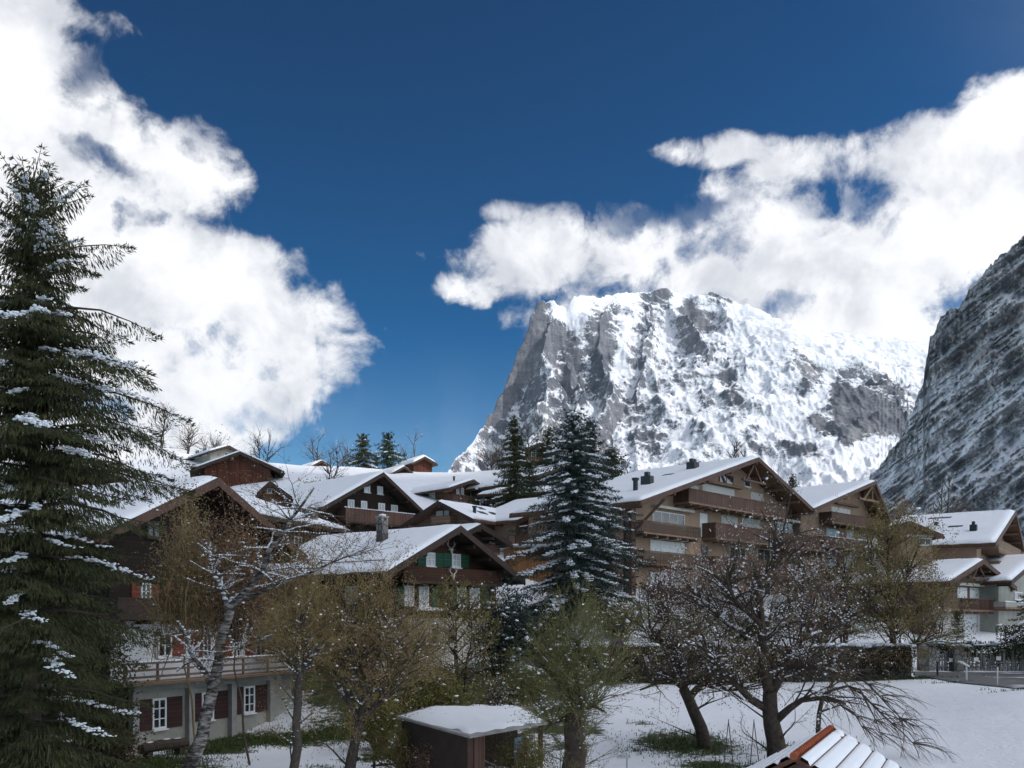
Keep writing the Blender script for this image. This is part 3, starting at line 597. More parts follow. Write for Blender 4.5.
# ------------------------------------------------------------------ timber chalets
class House:
    """gabled building. A = ridge end (column, row, distance); Lp/Rp = lower ends of the front roof edge; th = heading of the front in degrees.
    local axes: x along the front, y backwards along the ridge, z up from the base."""
    def __init__(s, name, label, cat, A, th, Lp, Rp, length, base, ov=1.3, side=1.0, wall='dark_wood', fascia='fascia', thick=.28, snow=.22, group=None, back=.8, sagd=0, soffit='soffit'):
        s.A = pt(*A); s.th = R(th); s.ex = Vector((math.cos(s.th), math.sin(s.th), 0)); s.ey = Vector((-math.sin(s.th), math.cos(s.th), 0))
        s.base = base; s.len = length; s.ov = ov; s.t = thick; s.za = s.A.z-base
        s.root = thing(name, label, cat, (s.A.x, s.A.y, base), s.th, group)
        def end(p, mirror):
            if p is None: return None
            if isinstance(p[0], str): return (p[1], s.za-abs(p[1])*p[2])          # ('m', x, pitch)
            u, y, z = s.hit(p[0], p[1], 'y', 0); return (u, z)
        s.L = end(Lp, 0); s.Rr = end(Rp, 1)
        if s.L is None: s.L = (-s.Rr[0], s.Rr[1])
        if s.Rr is None: s.Rr = (-s.L[0], s.L[1])
        print('%-22s half %.1f %.1f pitch %.2f %.2f eave z %.1f %.1f ridge %.1f' % (name, s.L[0], s.Rr[0], (s.za-s.L[1])/-s.L[0], (s.za-s.Rr[1])/s.Rr[0], s.L[1], s.Rr[1], s.za))
        ul, zl = s.L; ur, zr = s.Rr; t = thick
        # wall
        wl, wr = ul+side, ur-side; kl = (s.za-zl)/-ul; kr = (s.za-zr)/ur
        s.wl, s.wr, s.kl, s.kr = wl, wr, kl, kr; s.y0 = ov; s.y1 = length-back
        zwl = s.za+kl*wl-t-.02; zwr = s.za-kr*wr-t-.02; s.zwl, s.zwr = zwl, zwr
        s.wall = make('wall', MB().prism([(wl, -1.5), (wr, -1.5), (wr, zwr), (0, s.za-t-.02), (wl, zwl)], ov, s.y1), M[wall], s.root)
        # roof decks
        rb = MB(); rb.prism([(ul, zl-t), (0, s.za-t), (0, s.za), (ul, zl)], 0, length); rb.prism([(.004, s.za-t), (ur, zr-t), (ur, zr), (.004, s.za)], 0, length)
        s.roof = make('roof', rb, M[soffit], s.root)
        fb = MB()                                                   # barge boards on the front, gutters along the eaves
        for (u, z) in ((ul, zl), (ur, zr)):
            for yy in (-.06, length+.002): 
                n_ = .42; sgn = 1 if u > 0 else -1
                fb.prism([(u+sgn*.03, z+.03), (u+sgn*.03, z-n_+.03), (0+sgn*.002, s.za-n_+.03), (0+sgn*.002, s.za+.03)], yy, yy+.058)
            fb.box(*(sorted((u+(.003 if u > 0 else -.003), u+(.14 if u > 0 else -.14)))), .0, length, z-t-.02, z-t+.13)
        make('barge_board', fb, M[fascia], s.root)
        if ov > .9:
            nb = 2 if ur < 6 else 4; bmat_ = M['pale_wood'] if wall in ('brown_wood', 'pale_wood', 'grey_brown_wood', 'brown_plaster') else M['dark_fascia']
            for sg, u1, k in ((-1, -ul, kl), (1, ur, kr)):
                for q in range(1, nb+1):
                    u = sg*(u1-.5)*q/nb; z = s.za-k*abs(u)-t-.004-k*.1; make('roof_beam', MB().box(u-.1, u+.1, .12, ov+.02, z-.24, z), bmat_, s.root)
            make('roof_beam', MB().box(-.1, .1, .12, ov+.02, s.za-t-.30, s.za-t-.05), bmat_, s.root)
        if snow: s.snow_cap(snow)
    def snow_cap(s, h):
        rng = np.random.default_rng(int(abs(s.A.x*7+s.A.y*13))+3)
        V = []; Fq = []
        for (u, z, k) in ((s.L[0], s.L[1], s.kl), (s.Rr[0], s.Rr[1], s.kr)):
            nu = max(6, int(abs(u)/.45)); ny = max(6, int(s.len/.45)); i0 = len(V)
            uu = np.linspace(0, 1, nu+1); yy = np.linspace(0, 1, ny+1)
            for j in range(ny+1):
                for i in range(nu+1):
                    e = min(1, (1-uu[i])*abs(u)/.35); ey_ = min(1, min(yy[j], 1-yy[j])*s.len/.3)
                    hh = h*(max(0, 1-(1-e)**2)**.5*.9+.1)*(max(0, 1-(1-ey_)**2)**.5*.85+.15)
                    x = u*uu[i]*.996+(0 if abs(u) < .1 else 0); y = .02+(s.len-.04)*yy[j]
                    if i == nu: x -= (1 if u > 0 else -1)*(.16+.22*mn.noise(Vector((y*.9, s.A.x, 1)))+.10*mn.noise(Vector((y*3.1, s.A.y, 5))))
                    w = .05*mn.noise(Vector((x*.6+s.A.x, y*.6, 3)))+.03*mn.noise(Vector((x*1.9, y*1.9+s.A.y, 7)))
                    ridge = .06*math.exp(-(abs(x)/.3)**2)
                    V.append((x, y, s.za-k*abs(x)+.004+max(.015, hh+w*min(e, ey_)-ridge)))
            W_ = nu+1
            for j in range(ny):
                for i in range(nu): Fq.append((i0+j*W_+i, i0+j*W_+i+1, i0+(j+1)*W_+i+1, i0+(j+1)*W_+i) if u > 0 else (i0+j*W_+i, i0+(j+1)*W_+i, i0+(j+1)*W_+i+1, i0+j*W_+i+1))
            # skirts down to the deck
            def skirt(idx):
                b0 = len(V)
                for q in idx: x, y, zz = V[q]; V.append((x, y, s.za-k*abs(x)+.003))
                for a in range(len(idx)-1): Fq.append((idx[a], idx[a+1], b0+a+1, b0+a))
            skirt([i0+i for i in range(W_)]); skirt([i0+ny*W_+i for i in range(W_)]); skirt([i0+j*W_+nu for j in range(ny+1)])
        m_ = MB(); m_.v = V; m_.f = Fq; make('roof_snow', m_, M['snow'], s.root, smooth=True)
    def ray(s, px, py):
        return Vector(((px-CX)/F, 1, (HY-py)/F))
    def hit(s, px, py, axis='y', off=0.0):
        """where the sight line meets the local plane axis = off -> local x, y, z"""
        d = s.ray(px, py); o = Vector((0, 0, CZ)); n_ = s.ey if axis == 'y' else s.ex
        foot = Vector((s.A.x, s.A.y, 0)); k = (n_.dot(foot)+off-n_.dot(Vector((0, 0, 0))))/n_.dot(d)
        p = o+d*k; r = p-foot; return (r.dot(s.ex), r.dot(s.ey), p.z-s.base)
    def on_roof(s, px, py, side='l'):
        k = s.kl if side == 'l' else -s.kr; d = s.ray(px, py)
        a0 = Vector((0, 0, CZ))-Vector((s.A.x, s.A.y, s.base)); lx, lz = a0.dot(s.ex), a0.z; dx, dz = d.dot(s.ex), d.z
        # lz + t dz = za + k (lx + t dx)
        t = (s.za+k*lx-lz)/(dz-k*dx); p = a0+d*t; return (p.dot(s.ex), p.dot(s.ey), p.z)
    # ---- features given by their outline on the front wall (or the left side wall)
    def rect(s, x0, y0, x1, y1, plane='f', off=0):
        if plane == 'f':
            a = s.hit((x0), (y0+y1)/2, 'y', s.y0+off); b = s.hit((x1), (y0+y1)/2, 'y', s.y0+off); xm = (x0+x1)/2
            zt = s.hit(xm, y0, 'y', s.y0+off)[2]; zb = s.hit(xm, y1, 'y', s.y0+off)[2]; return a[0], b[0], zb, zt
        xx = s.wl if plane == 'l' else s.wr
        a = s.hit(x0, (y0+y1)/2, 'x', xx); b = s.hit(x1, (y0+y1)/2, 'x', xx); xm = (x0+x1)/2
        lo, hi = sorted((a[1], b[1])); return lo, hi, s.hit(xm, y1, 'x', xx)[2], s.hit(xm, y0, 'x', xx)[2]
    def slab(s, m_, plane, a0, a1, z0, z1, d0, d1):
        """box on a wall: a along the wall, d outwards from it"""
        if plane == 'f': m_.box(a0, a1, s.y0-d1, s.y0-d0, z0, z1)
        elif plane == 'l': m_.box(s.wl-d1, s.wl-d0, a0, a1, z0, z1)
        else: m_.box(s.wr+d0, s.wr+d1, a0, a1, z0, z1)
        return m_
    def window(s, x0, y0, x1, y1, nx=2, nz=2, fr='white', pane='glass', sh='', shm='green_shutter', sw=.6, plane='f', fw=.08, sill=True, local=None, name='window'):
        a0, a1, z0, z1 = local or s.rect(x0, y0, x1, y1, plane)
        f = MB(); S = lambda a, b, c, d, e=.012, g=.075: s.slab(f, plane, a, b, c, d, e, g)
        S(a0, a1, z1-fw, z1); S(a0, a1, z0, z0+fw); S(a0, a0+fw, z0+fw, z1-fw); S(a1-fw, a1, z0+fw, z1-fw)
        for i in range(1, nx): c = a0+(a1-a0)*i/nx; S(c-fw*.4, c+fw*.4, z0+fw, z1-fw, .012, .068)
        for j in range(1, nz): c = z0+(z1-z0)*j/nz; S(a0+fw, a1-fw, c-fw*.25, c+fw*.25, .012, .060)
        if sill: s.slab(f, plane, a0-.06, a1+.06, z0-.07, z0-.003, .003, .16)
        w = make(name, f, M[fr], s.root)
        p = MB(); s.slab(p, plane, a0+fw*.5, a1-fw*.5, z0+fw*.5, z1-fw*.5, .003, .040); make('pane', p, M[pane], w)
        for c in sh:
            b = MB(); ww = sw
            (b0, b1) = (a0-ww-.03, a0-.03) if c == 'l' else (a1+.03, a1+ww+.03)
            s.slab(b, plane, b0, b1, z0, z1, .004, .055)
            for zz in (z0+.15*(z1-z0), z1-.15*(z1-z0)): s.slab(b, plane, b0+.03, b1-.03, zz-.04, zz+.04, .057, .075)
            make('shutter', b, M[shm], s.root)
        return w
    def blind(s, x0, y0, x1, y1, mat='roller', plane='f'):
        a0, a1, z0, z1 = s.rect(x0, y0, x1, y1, plane); b = MB(); s.slab(b, plane, a0, a1, z0, z1, .004, .05); make('roller_blind', b, M[mat], s.root)
    def shutter(s, x0, y0, x1, y1, mat='green_shutter'):
        a0, a1, z0, z1 = s.rect(x0, y0, x1, y1); b = MB(); s.slab(b, 'f', a0, a1, z0, z1, .004, .06); make('shutter', b, M[mat], s.root)
    def balcony(s, x0, y0, x1, y1, depth=1.3, mat='rail_wood', solid=True, plane='f', snow=False, floor='pale_wood', local=None, posts=True):
        """rail between columns x0..x1 and rows y0 (top) .. y1 (bottom) seen at its own distance in front of the wall"""
        if local: a0, a1, z0, z1 = local
        else:
            xm = (x0+x1)/2; a0 = s.hit(x0, (y0+y1)/2, 'y', s.y0-depth)[0]; a1 = s.hit(x1, (y0+y1)/2, 'y', s.y0-depth)[0]
            z1 = s.hit(xm, y0, 'y', s.y0-depth)[2]; z0 = s.hit(xm, y1, 'y', s.y0-depth)[2]
        yf = s.y0-depth; fl = MB().box(a0, a1, yf, s.y0-.002, z0-.10, z0+.06)
        k = a0+.4
        while k < a1: fl.box(k-.07, k+.07, yf+.03, s.y0-.002, z0-.28, z0-.102); k += 1.6
        b = make('balcony', fl, M[floor], s.root)
        r = MB()
        def run(p, q):
            p = Vector(p); q = Vector(q); L = (q-p).length
            if solid:
                r.bar(p+Vector((0, 0, (z1+z0)/2+.02)), q+Vector((0, 0, (z1+z0)/2+.02)), .05, z1-z0-.06)
            else:
                n = max(2, int(L/.16))
                for i in range(n+1):
                    c = p+(q-p)*i/n; r.box(c.x-.035, c.x+.035, c.y-.02, c.y+.02, z0+.06, z1-.05)
            r.bar(p+Vector((0, 0, z1)), q+Vector((0, 0, z1)), .11, .07)
        run((a0, yf+.05, 0), (a1, yf+.05, 0)); run((a0+.04, yf+.1, 0), (a0+.04, s.y0-.01, 0)); run((a1-.04, yf+.1, 0), (a1-.04, s.y0-.01, 0))
        make('rail', r, M[mat], b)
        if snow:
            m_ = MB(); n = int((a1-a0)/.35)+1
            rr = np.random.default_rng(n); P = [(a0+(a1-a0)*i/n, yf+.05, z1+.05) for i in range(n+1)]; blobs(m_, P, np.tile([[.22, .1, .06]], (n+1, 1)), rr); make('snow', m_, M['snow'], b, smooth=True)
        return b
    def ledge(s, x0, y0, x1, y1, mat='white', d=.25, plane='f', name='ledge'):
        a0, a1, z0, z1 = s.rect(x0, y0, x1, y1, plane); b = MB(); s.slab(b, plane, a0, a1, z0, z1, .003, d); return make(name, b, M[mat], s.root)
    def chimney(s, x0, y0, x1, y1, mat='stone', side='l', cap=True, pots=0, depth=None, name='chimney', snow=True):
        u, y, z = s.on_roof((x0+x1)/2, y1, side); p = s.A+s.ex*u+s.ey*y; D = p.y; w = (x1-x0)*D/F*.8; h = (y1-y0)*D/F; d = depth or w
        b = MB()
        if pots:
            b.box(u-w/2, u+w/2, y-d/2, y+d/2, z-.6, z+h*.72)
            for i in range(pots):
                c = u-w/2+w*(i+.5)/pots; b.box(c-w*.3/pots, c+w*.3/pots, y-d*.2, y+d*.2, z+h*.72, z+h)
        else:
            b.box(u-w/2, u+w/2, y-d/2, y+d/2, z-.6, z+h*(.8 if cap else 1))
        o = make(name, b, M[mat], s.root)
        if cap:
            c = MB(); t = h*.8
            for sx in (-1, 1):
                for sy in (-1, 1): c.box(u+sx*w*.38-.06, u+sx*w*.38+.06, y+sy*d*.38-.06, y+sy*d*.38+.06, z+t+.001, z+t+h*.1)
            c.box(u-w*.58, u+w*.58, y-d*.58, y+d*.58, z+t+h*.1, z+t+h*.16); make('cap', c, M['concrete'], o)
            if snow: m_ = MB(); blobs(m_, [(u, y, z+t+h*.18)], [[w*.5, d*.5, .12]], np.random.default_rng(1), .1); make('snow', m_, M['snow'], o, smooth=True)
        return o
    def pipe(s, x, y0, y1, side='l', r=.13):
        u, y, z = s.on_roof(x, y1, side); D = (s.A+s.ex*u+s.ey*y).y; h = (y1-y0)*D/F
        m_ = MB().tube([(u, y, z-.3), (u, y, z+h*.85)], [r, r], 10); m_.tube([(u, y, z+h*.85), (u, y, z+h)], [r*1.5, r*1.5], 10); make('flue_pipe', m_, M['metal'], s.root)
    def skylight(s, x, y, side='l', w=1.0, h=.7):
        u, yy, z = s.on_roof(x, y, side); k = s.kl if side == 'l' else -s.kr; m_ = MB(); i = .30
        m_.prism([(u-h/2, z-k*h/2), (u+h/2, z+k*h/2), (u+h/2, z+k*h/2+i), (u-h/2, z-k*h/2+i)], yy-w/2, yy+w/2); make('skylight', m_, M['metal'], s.root)

# --- old house with the shuttered ground floor, under the big spruce
h = House('chalet', 'old chalet with grey pillared ground floor and maroon shutters behind the leaning birch', 'chalet',
          (218, 478, 45.4), 66, (100, 535), ('m', 7.0, .47), 13, 0, ov=1.5, side=1.9, wall='black_wood', fascia='fascia', snow=.2, soffit='dark_fascia')
c = h
def fx(px, py=690): return h.hit(px, py, 'y', h.y0)[0]
u0 = fx(131, 720); uN = fx(292, 720); yw = h.y0
zs = 3.0
m_ = MB().box(u0+.05, uN, yw-.035, yw+.3, -1.0, 2.62); make('wall', m_, M['grey_plaster'], h.root)
m_ = MB(); cols_ = [fx(p, 720) for p in (131, 187, 229.5, 268)]
for u in cols_: m_.box(u-.17, u+.20, yw-.30, yw-.036, -1.0, 2.62)
m_.box(u0-.15, uN, yw-.34, yw+.1, 2.621, 2.95); make('pillar', m_, M['concrete'], h.root)
m_ = MB().box(u0-1.2, uN, yw-.034, yw+.2, 2.951, 5.75); make('wall', m_, M['white_plaster'], h.root)
def gw(x0, x1, y0, y1, **k):
    a0, a1 = h.hit(x0, (y0+y1)/2, 'y', yw-.036)[0], h.hit(x1, (y0+y1)/2, 'y', yw-.036)[0]; xm = (x0+x1)/2
    z1 = h.hit(xm, y0, 'y', yw)[2]; z0 = h.hit(xm, y1, 'y', yw)[2]; s_y = h.y0; h.y0 = yw-.036; w = h.window(0, 0, 0, 0, local=(a0, a1, z0, z1), **k); h.y0 = s_y
for (x0, x1, y0, y1, sl, sr) in ((151.5, 165.5, 698, 729, .9, 1.35), (201, 213, 692, 720, .9, 1.2), (243, 254, 686, 713, .75, 1.1)):
    gw(x0, x1, y0, y1, nx=2, nz=3, sh='lr', shm='maroon_shutter', sw=1.0, fw=.10)
for (x0, x1, sh) in ((157, 171, 'r'), (202, 211, 'l'), (217, 223, ''), (232, 240, 'l'), (255, 265, 'lr')):
    gw(x0, x1, 633, 657, nx=2, nz=2, sh=sh, shm='red_shutter', sw=.75, fw=.09, pane='glass')
h.y0 = yw
z_r = 3.0; bl = MB().box(u0-1.6, uN+.4, yw-1.25, yw-.345, 2.96, 3.1); b = make('balcony', bl, M['pale_wood'], h.root)
r_ = MB()
for zz in (3.32, 3.62, 3.92): r_.box(u0-1.6, uN+.4, yw-1.25, yw-1.2, zz-.05, zz+.05)
k = u0-1.5
while k < uN+.4: r_.box(k-.05, k+.05, yw-1.19, yw-1.12, 3.1, 4.0); k += 1.9
make('rail', r_, M['grey_brown_wood'], b)
sn = MB(); blobs(sn, [(u0-1.6+.3*i, yw-1.22, 3.99) for i in range(40)], np.tile([[.2, .07, .045]], (40, 1)), np.random.default_rng(3)); make('snow', sn, M['snow'], b, smooth=True)
# upper timber storey windows and gallery
for (x0, x1) in ((140, 150), (172, 181), (205, 213), (232, 239)):
    h.window(x0, 583, x1, 600, nx=2, nz=2, sh='lr', shm='red_shutter', sw=.5)
h.window(146, 521, 160, 538, nx=2, nz=1, fr='dark_fascia')
h.balcony(118, 600, 262, 618, depth=1.1, mat='dark_fascia', solid=True, floor='dark_fascia')
h.chimney(237, 478, 247, 488, mat='concrete', side='r', cap=True) if False else None
# left side wing under the spruce
m_ = MB().box(h.wl+.02, u0-.02, yw+1.2, h.y1-.01, -1.0, 2.9); make('wall', m_, M['concrete'], h.root)

# --- chalet with green shutters
h = House('chalet', 'dark timber chalet with green shutters, white curtains and a pale deer emblem', 'chalet',
          (460.5, 526, 60), 52, (386, 572.6), (524.5, 580), 13.5, 2.6, ov=1.6, side=1.1, wall='dark_wood', fascia='dark_fascia', snow=.2, soffit='dark_fascia')
for (x0, x1, y0, y1, sh, s2) in ((425.5, 434.5, 552.5, 566.5, 'lr', .72), (451.3, 460, 554, 567.5, 'lr', .78)):
    h.window(x0, y0, x1, y1, nx=2, nz=2, pane='curtain', sh=sh, sw=s2)
for (x0, x1, y0, y1) in ((403.6, 413.4, 585.5, 605.5), (418.5, 428.2, 586, 606.5), (456.5, 465.5, 587, 606.5), (469.3, 479, 588, 607.5)):
    h.window(x0, y0, x1, y1, nx=2, nz=3, pane='curtain')
for (x0, x1, y0, y1) in ((397, 402.8, 585.5, 605), (431.8, 438.4, 586, 606), (449.6, 455.6, 587, 606.5), (480.8, 488, 588, 608)): h.shutter(x0, y0, x1, y1)
h.window(443.5, 589, 448.6, 603, nx=1, nz=1, pane='curtain', fr='red_shutter')
h.balcony(404, 569, 502, 583, depth=.9, mat='dark_wood', solid=True, floor='dark_fascia')
h.ledge(413, 607.5, 446, 610.5, 'white', .35, name='window_box'); h.ledge(395, 611, 500, 613.5, 'dark_fascia', .5)
a0, a1, z0, z1 = h.rect(400, 618, 505, 675)
make('wall', h.slab(MB(), 'f', h.wl+.02, h.wr-.02, -1.4, z1, .003, .06), M['cream'], h.root)
yk = h.y0; h.y0 = yk-.06
for (x0, x1) in ((415, 426), (429, 440), (445, 454), (471, 480), (486, 495)): h.window(x0, 626, x1, 646, nx=1, nz=1, fr='cream', fw=.16)
h.y0 = yk
# deer emblem of antlers and head, and a carved panel below it
def emblem(px, py, k):
    c = h.hit(px, py, 'y', h.y0-.95 if py > 565 else h.y0); x, y, z = c; m_ = MB()
    y -= .1
    m_.tube([(x, y, z), (x, y-.05, z-.30*k)], [.11*k, .05*k], 7)
    for sgn in (-1, 1):
        m_.tube([(x+sgn*.05*k, y, z+.03), (x+sgn*.28*k, y, z+.18*k), (x+sgn*.24*k, y, z+.5*k)], [.035*k, .03*k, .015*k], 5)
        m_.tube([(x+sgn*.26*k, y, z+.2*k), (x+sgn*.45*k, y, z+.38*k)], [.028*k, .012*k], 5)
        m_.tube([(x+sgn*.1*k, y, z-.02*k), (x+sgn*.24*k, y, z-.05*k)], [.04*k, .015*k], 5)
    make('emblem', m_, M['cream'], h.root)
emblem(452, 575, 1.0); emblem(450, 549, 1.1)
h.ledge(447, 569, 463, 571, 'cream', 1.0, name='carved_panel') if False else None
h.chimney(377, 515, 387.5, 543.5, mat='stone', side='l')
xg = h.L[0]+1.1; zg = h.za-h.kl*abs(xg); m_ = MB().bar((xg, 1.2, zg+.30), (xg, 7.2, zg+.30), .05)
for y_ in (1.3, 2.8, 4.3, 5.8, 7.1): m_.bar((xg, y_, zg-.05), (xg, y_, zg+.30), .04)
make('snow_guard', m_, M['metal'], h.root)
h.window(0, 0, 0, 0, local=(3.5, 4.6, h.zwl-1.9, h.zwl-.9), plane='l'); h.window(0, 0, 0, 0, local=(7.5, 8.6, h.zwl-1.9, h.zwl-.9), plane='l')

# --- black timber chalet above it
h = House('chalet', 'nearly black timber chalet with small white windows and long balcony, above the green shuttered chalet', 'chalet',
          (383.5, 472.5, 97), 46, (322, 507.5), (436, 523), 17, 12.2, ov=1.6, side=1.2, wall='black_wood', fascia='dark_fascia', snow=.3, soffit='dark_fascia')
for r_ in ((363.8, 485, 369.8, 492.5), (377, 486.4, 382.6, 494.3), (347.4, 499.6, 354, 509), (360.8, 501, 366.8, 511), (378, 503.2, 384.6, 513), (390.8, 505, 397.4, 515)):
    h.window(*r_, nx=2, nz=1, pane='curtain', fw=.15)
h.balcony(346, 511, 414, 524, depth=1.4, mat='rail_wood', solid=True, snow=True, floor='dark_fascia')
h.pipe(412, 516, 524) if False else None

# --- roof behind the old house, chimney at its edge
h = House('chalet', 'low chalet with snowy roof and stone chimney between the old house and the black chalet', 'chalet',
          (238, 494, 60), -19, None, ('m', 11, .32), 22, 6.0, ov=1, side=1.0, wall='dark_wood', fascia='dark_fascia', snow=.22, soffit='dark_fascia') if False else None
# built from its far eave corner: ridge runs away to the right
tip = pt(352, 531, 78); dy_ = Vector((math.sin(R(19)), math.cos(R(19)))); exv = Vector((math.cos(R(-19)), math.sin(R(-19))))
apx = Vector((tip.x, tip.y))-exv*10.5-dy_*20; za_ = tip.z+10.5*.32
h = House('chalet', 'low dark chalet with snowy roof and square stone chimney behind the old shuttered house', 'chalet',
          (CX+F*apx.x/apx.y, HY-(za_-CZ)*F/apx.y, apx.y), -19, ('m', -10.5, .32), ('m', 10.5, .32), 20, 7.0, ov=1, side=1.1, wall='dark_wood', fascia='dark_fascia', snow=.2, soffit='dark_fascia')
h.chimney(305, 507, 317, 521, mat='stone', side='r')
for a in (3, 8, 13): h.window(0, 0, 0, 0, local=(a, a+1.1, h.zwr-2.1, h.zwr-1), plane='r', nx=2, nz=2)
h = House('barn', 'small yellowish wooden gable between the big red barn and the low dark chalet', 'barn',
          (270, 481, 88), 15, (257, 493), (292, 497), 8, 11, ov=.7, side=.5, wall='brown_wood', fascia='dark_fascia', snow=.2)
h.window(267, 488, 272, 493, nx=1, nz=1)

# --- middle group
h = House('chalet', 'reddish brown chalet with curtained windows and balcony below the snowy hill', 'chalet',
          (473.5, 479.5, 121), 43, (448.5, 488), (498.5, 497), 15, 19.6, ov=1.4, side=1.1, wall='brown_wood', fascia='dark_fascia', snow=.3)
for r_ in ((456, 487.8, 459, 494), (460.5, 488, 463.5, 494.6), (470.5, 491, 473, 496), (474.3, 491.4, 477, 496.4), (487, 494, 491, 498)): h.window(*r_, nx=1, nz=1, pane='curtain', fw=.12)
h.balcony(453, 496, 484, 502.5, depth=1.2, mat='rail_wood')
h.window(0, 0, 0, 0, local=(4, 5.2, 1.2, 2.4), plane='l', pane='curtain'); h.window(0, 0, 0, 0, local=(8, 9.2, 1.2, 2.4), plane='l', pane='curtain')
h.pipe(454, 476.5, 480) 
h = House('chalet', 'brown chalet with flue pipe and skylights on its snowy roof, behind the green shuttered chalet', 'chalet',
          (438, 501, 90), -36, ('m', -8.0, .44), (474, 519.5), 11.5, 12.6, ov=1.2, side=.9, wall='grey_brown_wood', fascia='dark_fascia', snow=.25)
h.blind(436.5, 511, 443, 516, 'white'); h.blind(444.5, 510.6, 449, 516, 'white'); h.balcony(431, 516, 450, 522.5, depth=1.0, mat='pale_wood')
h.pipe(474.5, 506, 515.5, 'r', .16); h.skylight(481, 511, 'r', .9, .6); h.skylight(482, 515.5, 'r', 1.1, .6); h.skylight(493, 516, 'r', .8, .5)
h = House('barn', 'small dark gabled shed just right of and behind the green shuttered chalet', 'shed',
          (481.5, 524, 73), 50, ('m', -5, .42), (512, 543), 8, 8.6, ov=1.3, side=.9, wall='grey_brown_wood', fascia='dark_fascia', snow=.2, soffit='dark_fascia')
h.window(489, 536, 494, 543, nx=1, nz=1); h.balcony(480, 545, 500, 553, depth=.9)
h = House('chalet', 'white walled house with low snowy roof left of the tall snow laden spruce', 'house',
          (572, 495.5, 95), 50, (517.5, 520), ('m', 13, .34), 7.5, 10.6, ov=1.0, side=.9, wall='brown_plaster', fascia='fascia', snow=.25)
h.window(528, 526, 533, 533, nx=1, nz=1, fr='white'); h.window(536, 524, 544, 546, nx=2, nz=2, fr='white'); h.window(550, 522, 556, 530, nx=1, nz=1)
h = House('chalet', 'upper house with snowy roof between the two middle spruces', 'house',
          (570, 465, 126), 48, (508, 484), ('m', 13, .32), 9, 19, ov=1.0, side=.9, wall='black_wood', fascia='dark_fascia', snow=.3)
for r_ in ((546, 486, 550, 494), (553, 486, 557, 494), (560, 486, 564, 494)): h.window(*r_, nx=1, nz=1)
h = House('chalet', 'house with wide flat snowy roof between the tall snowy spruce and the apartment chimneys', 'house',
          (644, 484, 112), 74, ('m', -7.5, .2), ('m', 7.5, .2), 18, 15, ov=1.0, side=1, wall='black_wood', fascia='dark_fascia', snow=.3)
h = House('barn', 'small wooden chalet with flat snowy roof at the hill crest behind the middle spruces', 'chalet',
          (540, 442.5, 165), 12, (522, 450), (556, 450.5), 9, 30.6, ov=1.4, side=.6, wall='black_wood', fascia='dark_fascia', snow=.4)
h.balcony(526, 457, 552, 460, depth=1.0); h.window(531, 452, 536, 457, nx=1, nz=1)

# garage block with flat roof, orange boards
g0 = pt(510, 545, 79); gb = thing('garage', 'flat roofed garage with orange brown boarded front left of the tall snow laden spruce', 'garage', (g0.x, g0.y, g0.z-3.2), R(8))
make('wall', MB().box(0, 4.6, 0, 4, -1, 3.0), boards('orange_boards', (.24, .115, .045), .12, True), gb); make('roof', MB().box(-.25, 4.9, -.3, 4.2, 3.001, 3.2), M['concrete'], gb)
m_ = MB(); blobs(m_, [(x, y, 3.2) for x in np.arange(0, 4.8, .5) for y in np.arange(0, 4, .5)], np.tile([[.45, .45, .1]], (10*8, 1)), np.random.default_rng(4)); make('roof_snow', m_, M['snow'], gb, smooth=True)
m_ = MB()
for x in np.arange(-.2, 4.9, .6): m_.box(x-.03, x+.03, -.25, -.19, 3.2, 3.95)
m_.box(-.2, 4.85, -.26, -.18, 3.95, 4.02); make('rail', m_, M['dark_fascia'], gb)

# --- hill barns
h = House('barn', 'big windowless red brown barn on the crest at left', 'barn', (240, 451.5, 121), 18, (191, 469), (284, 471.5), 14, 23.5, ov=.9, side=1.6, wall='red_wood', fascia='dark_fascia', snow=.3, soffit='dark_fascia')
h.window(231, 456, 234, 460, nx=1, nz=1, pane='pale_wood'.replace('pale_wood', 'curtain'), fr='pale_wood'); h.window(244, 458, 248, 461, nx=1, nz=1, fr='dark_fascia')
h = House('house', 'pale house with white roof peeping over the big red barn', 'house', (229, 445.5, 150), 40, (208, 451.5), ('m', 6.5, .42), 9, 30, ov=.8, side=.7, wall='grey_plaster', fascia='dark_fascia', snow=.35)
h.window(224, 452, 228, 456, nx=1, nz=1); h.window(0, 0, 0, 0, local=(2, 3.6, 1.6, 2.8), plane='l'); h.window(0, 0, 0, 0, local=(5, 6.6, 1.6, 2.8), plane='l')
h = House('barn', 'small brown barn alone on the crest, leftmost of the three little hilltop barns', 'barn', (322, 460.5, 175), 38, (311, 466), (341, 471), 8, 32, ov=.8, side=.8, wall='red_wood', fascia='dark_fascia', snow=.3)
m_ = MB().box(h.wl-.05, h.wr+.05, h.y0-.06, h.y1, -1, .9); make('foundation', m_, M['concrete'], h.root)
h = House('barn', 'red brown barn beside the hilltop spruces, middle of the three little hilltop barns', 'barn', (405, 466, 160), 40, (392, 473), (418, 477), 8, 29.5, ov=.9, side=.8, wall='red_wood', fascia='dark_fascia', snow=.35)
h = House('barn', 'barn with a pointed snow cap, rightmost of the three little hilltop barns', 'barn', (425, 456.5, 178), 35, (412.5, 463), (437.5, 464), 8, 32.3, ov=.8, side=.7, wall='red_wood', fascia='dark_fascia', snow=.5)

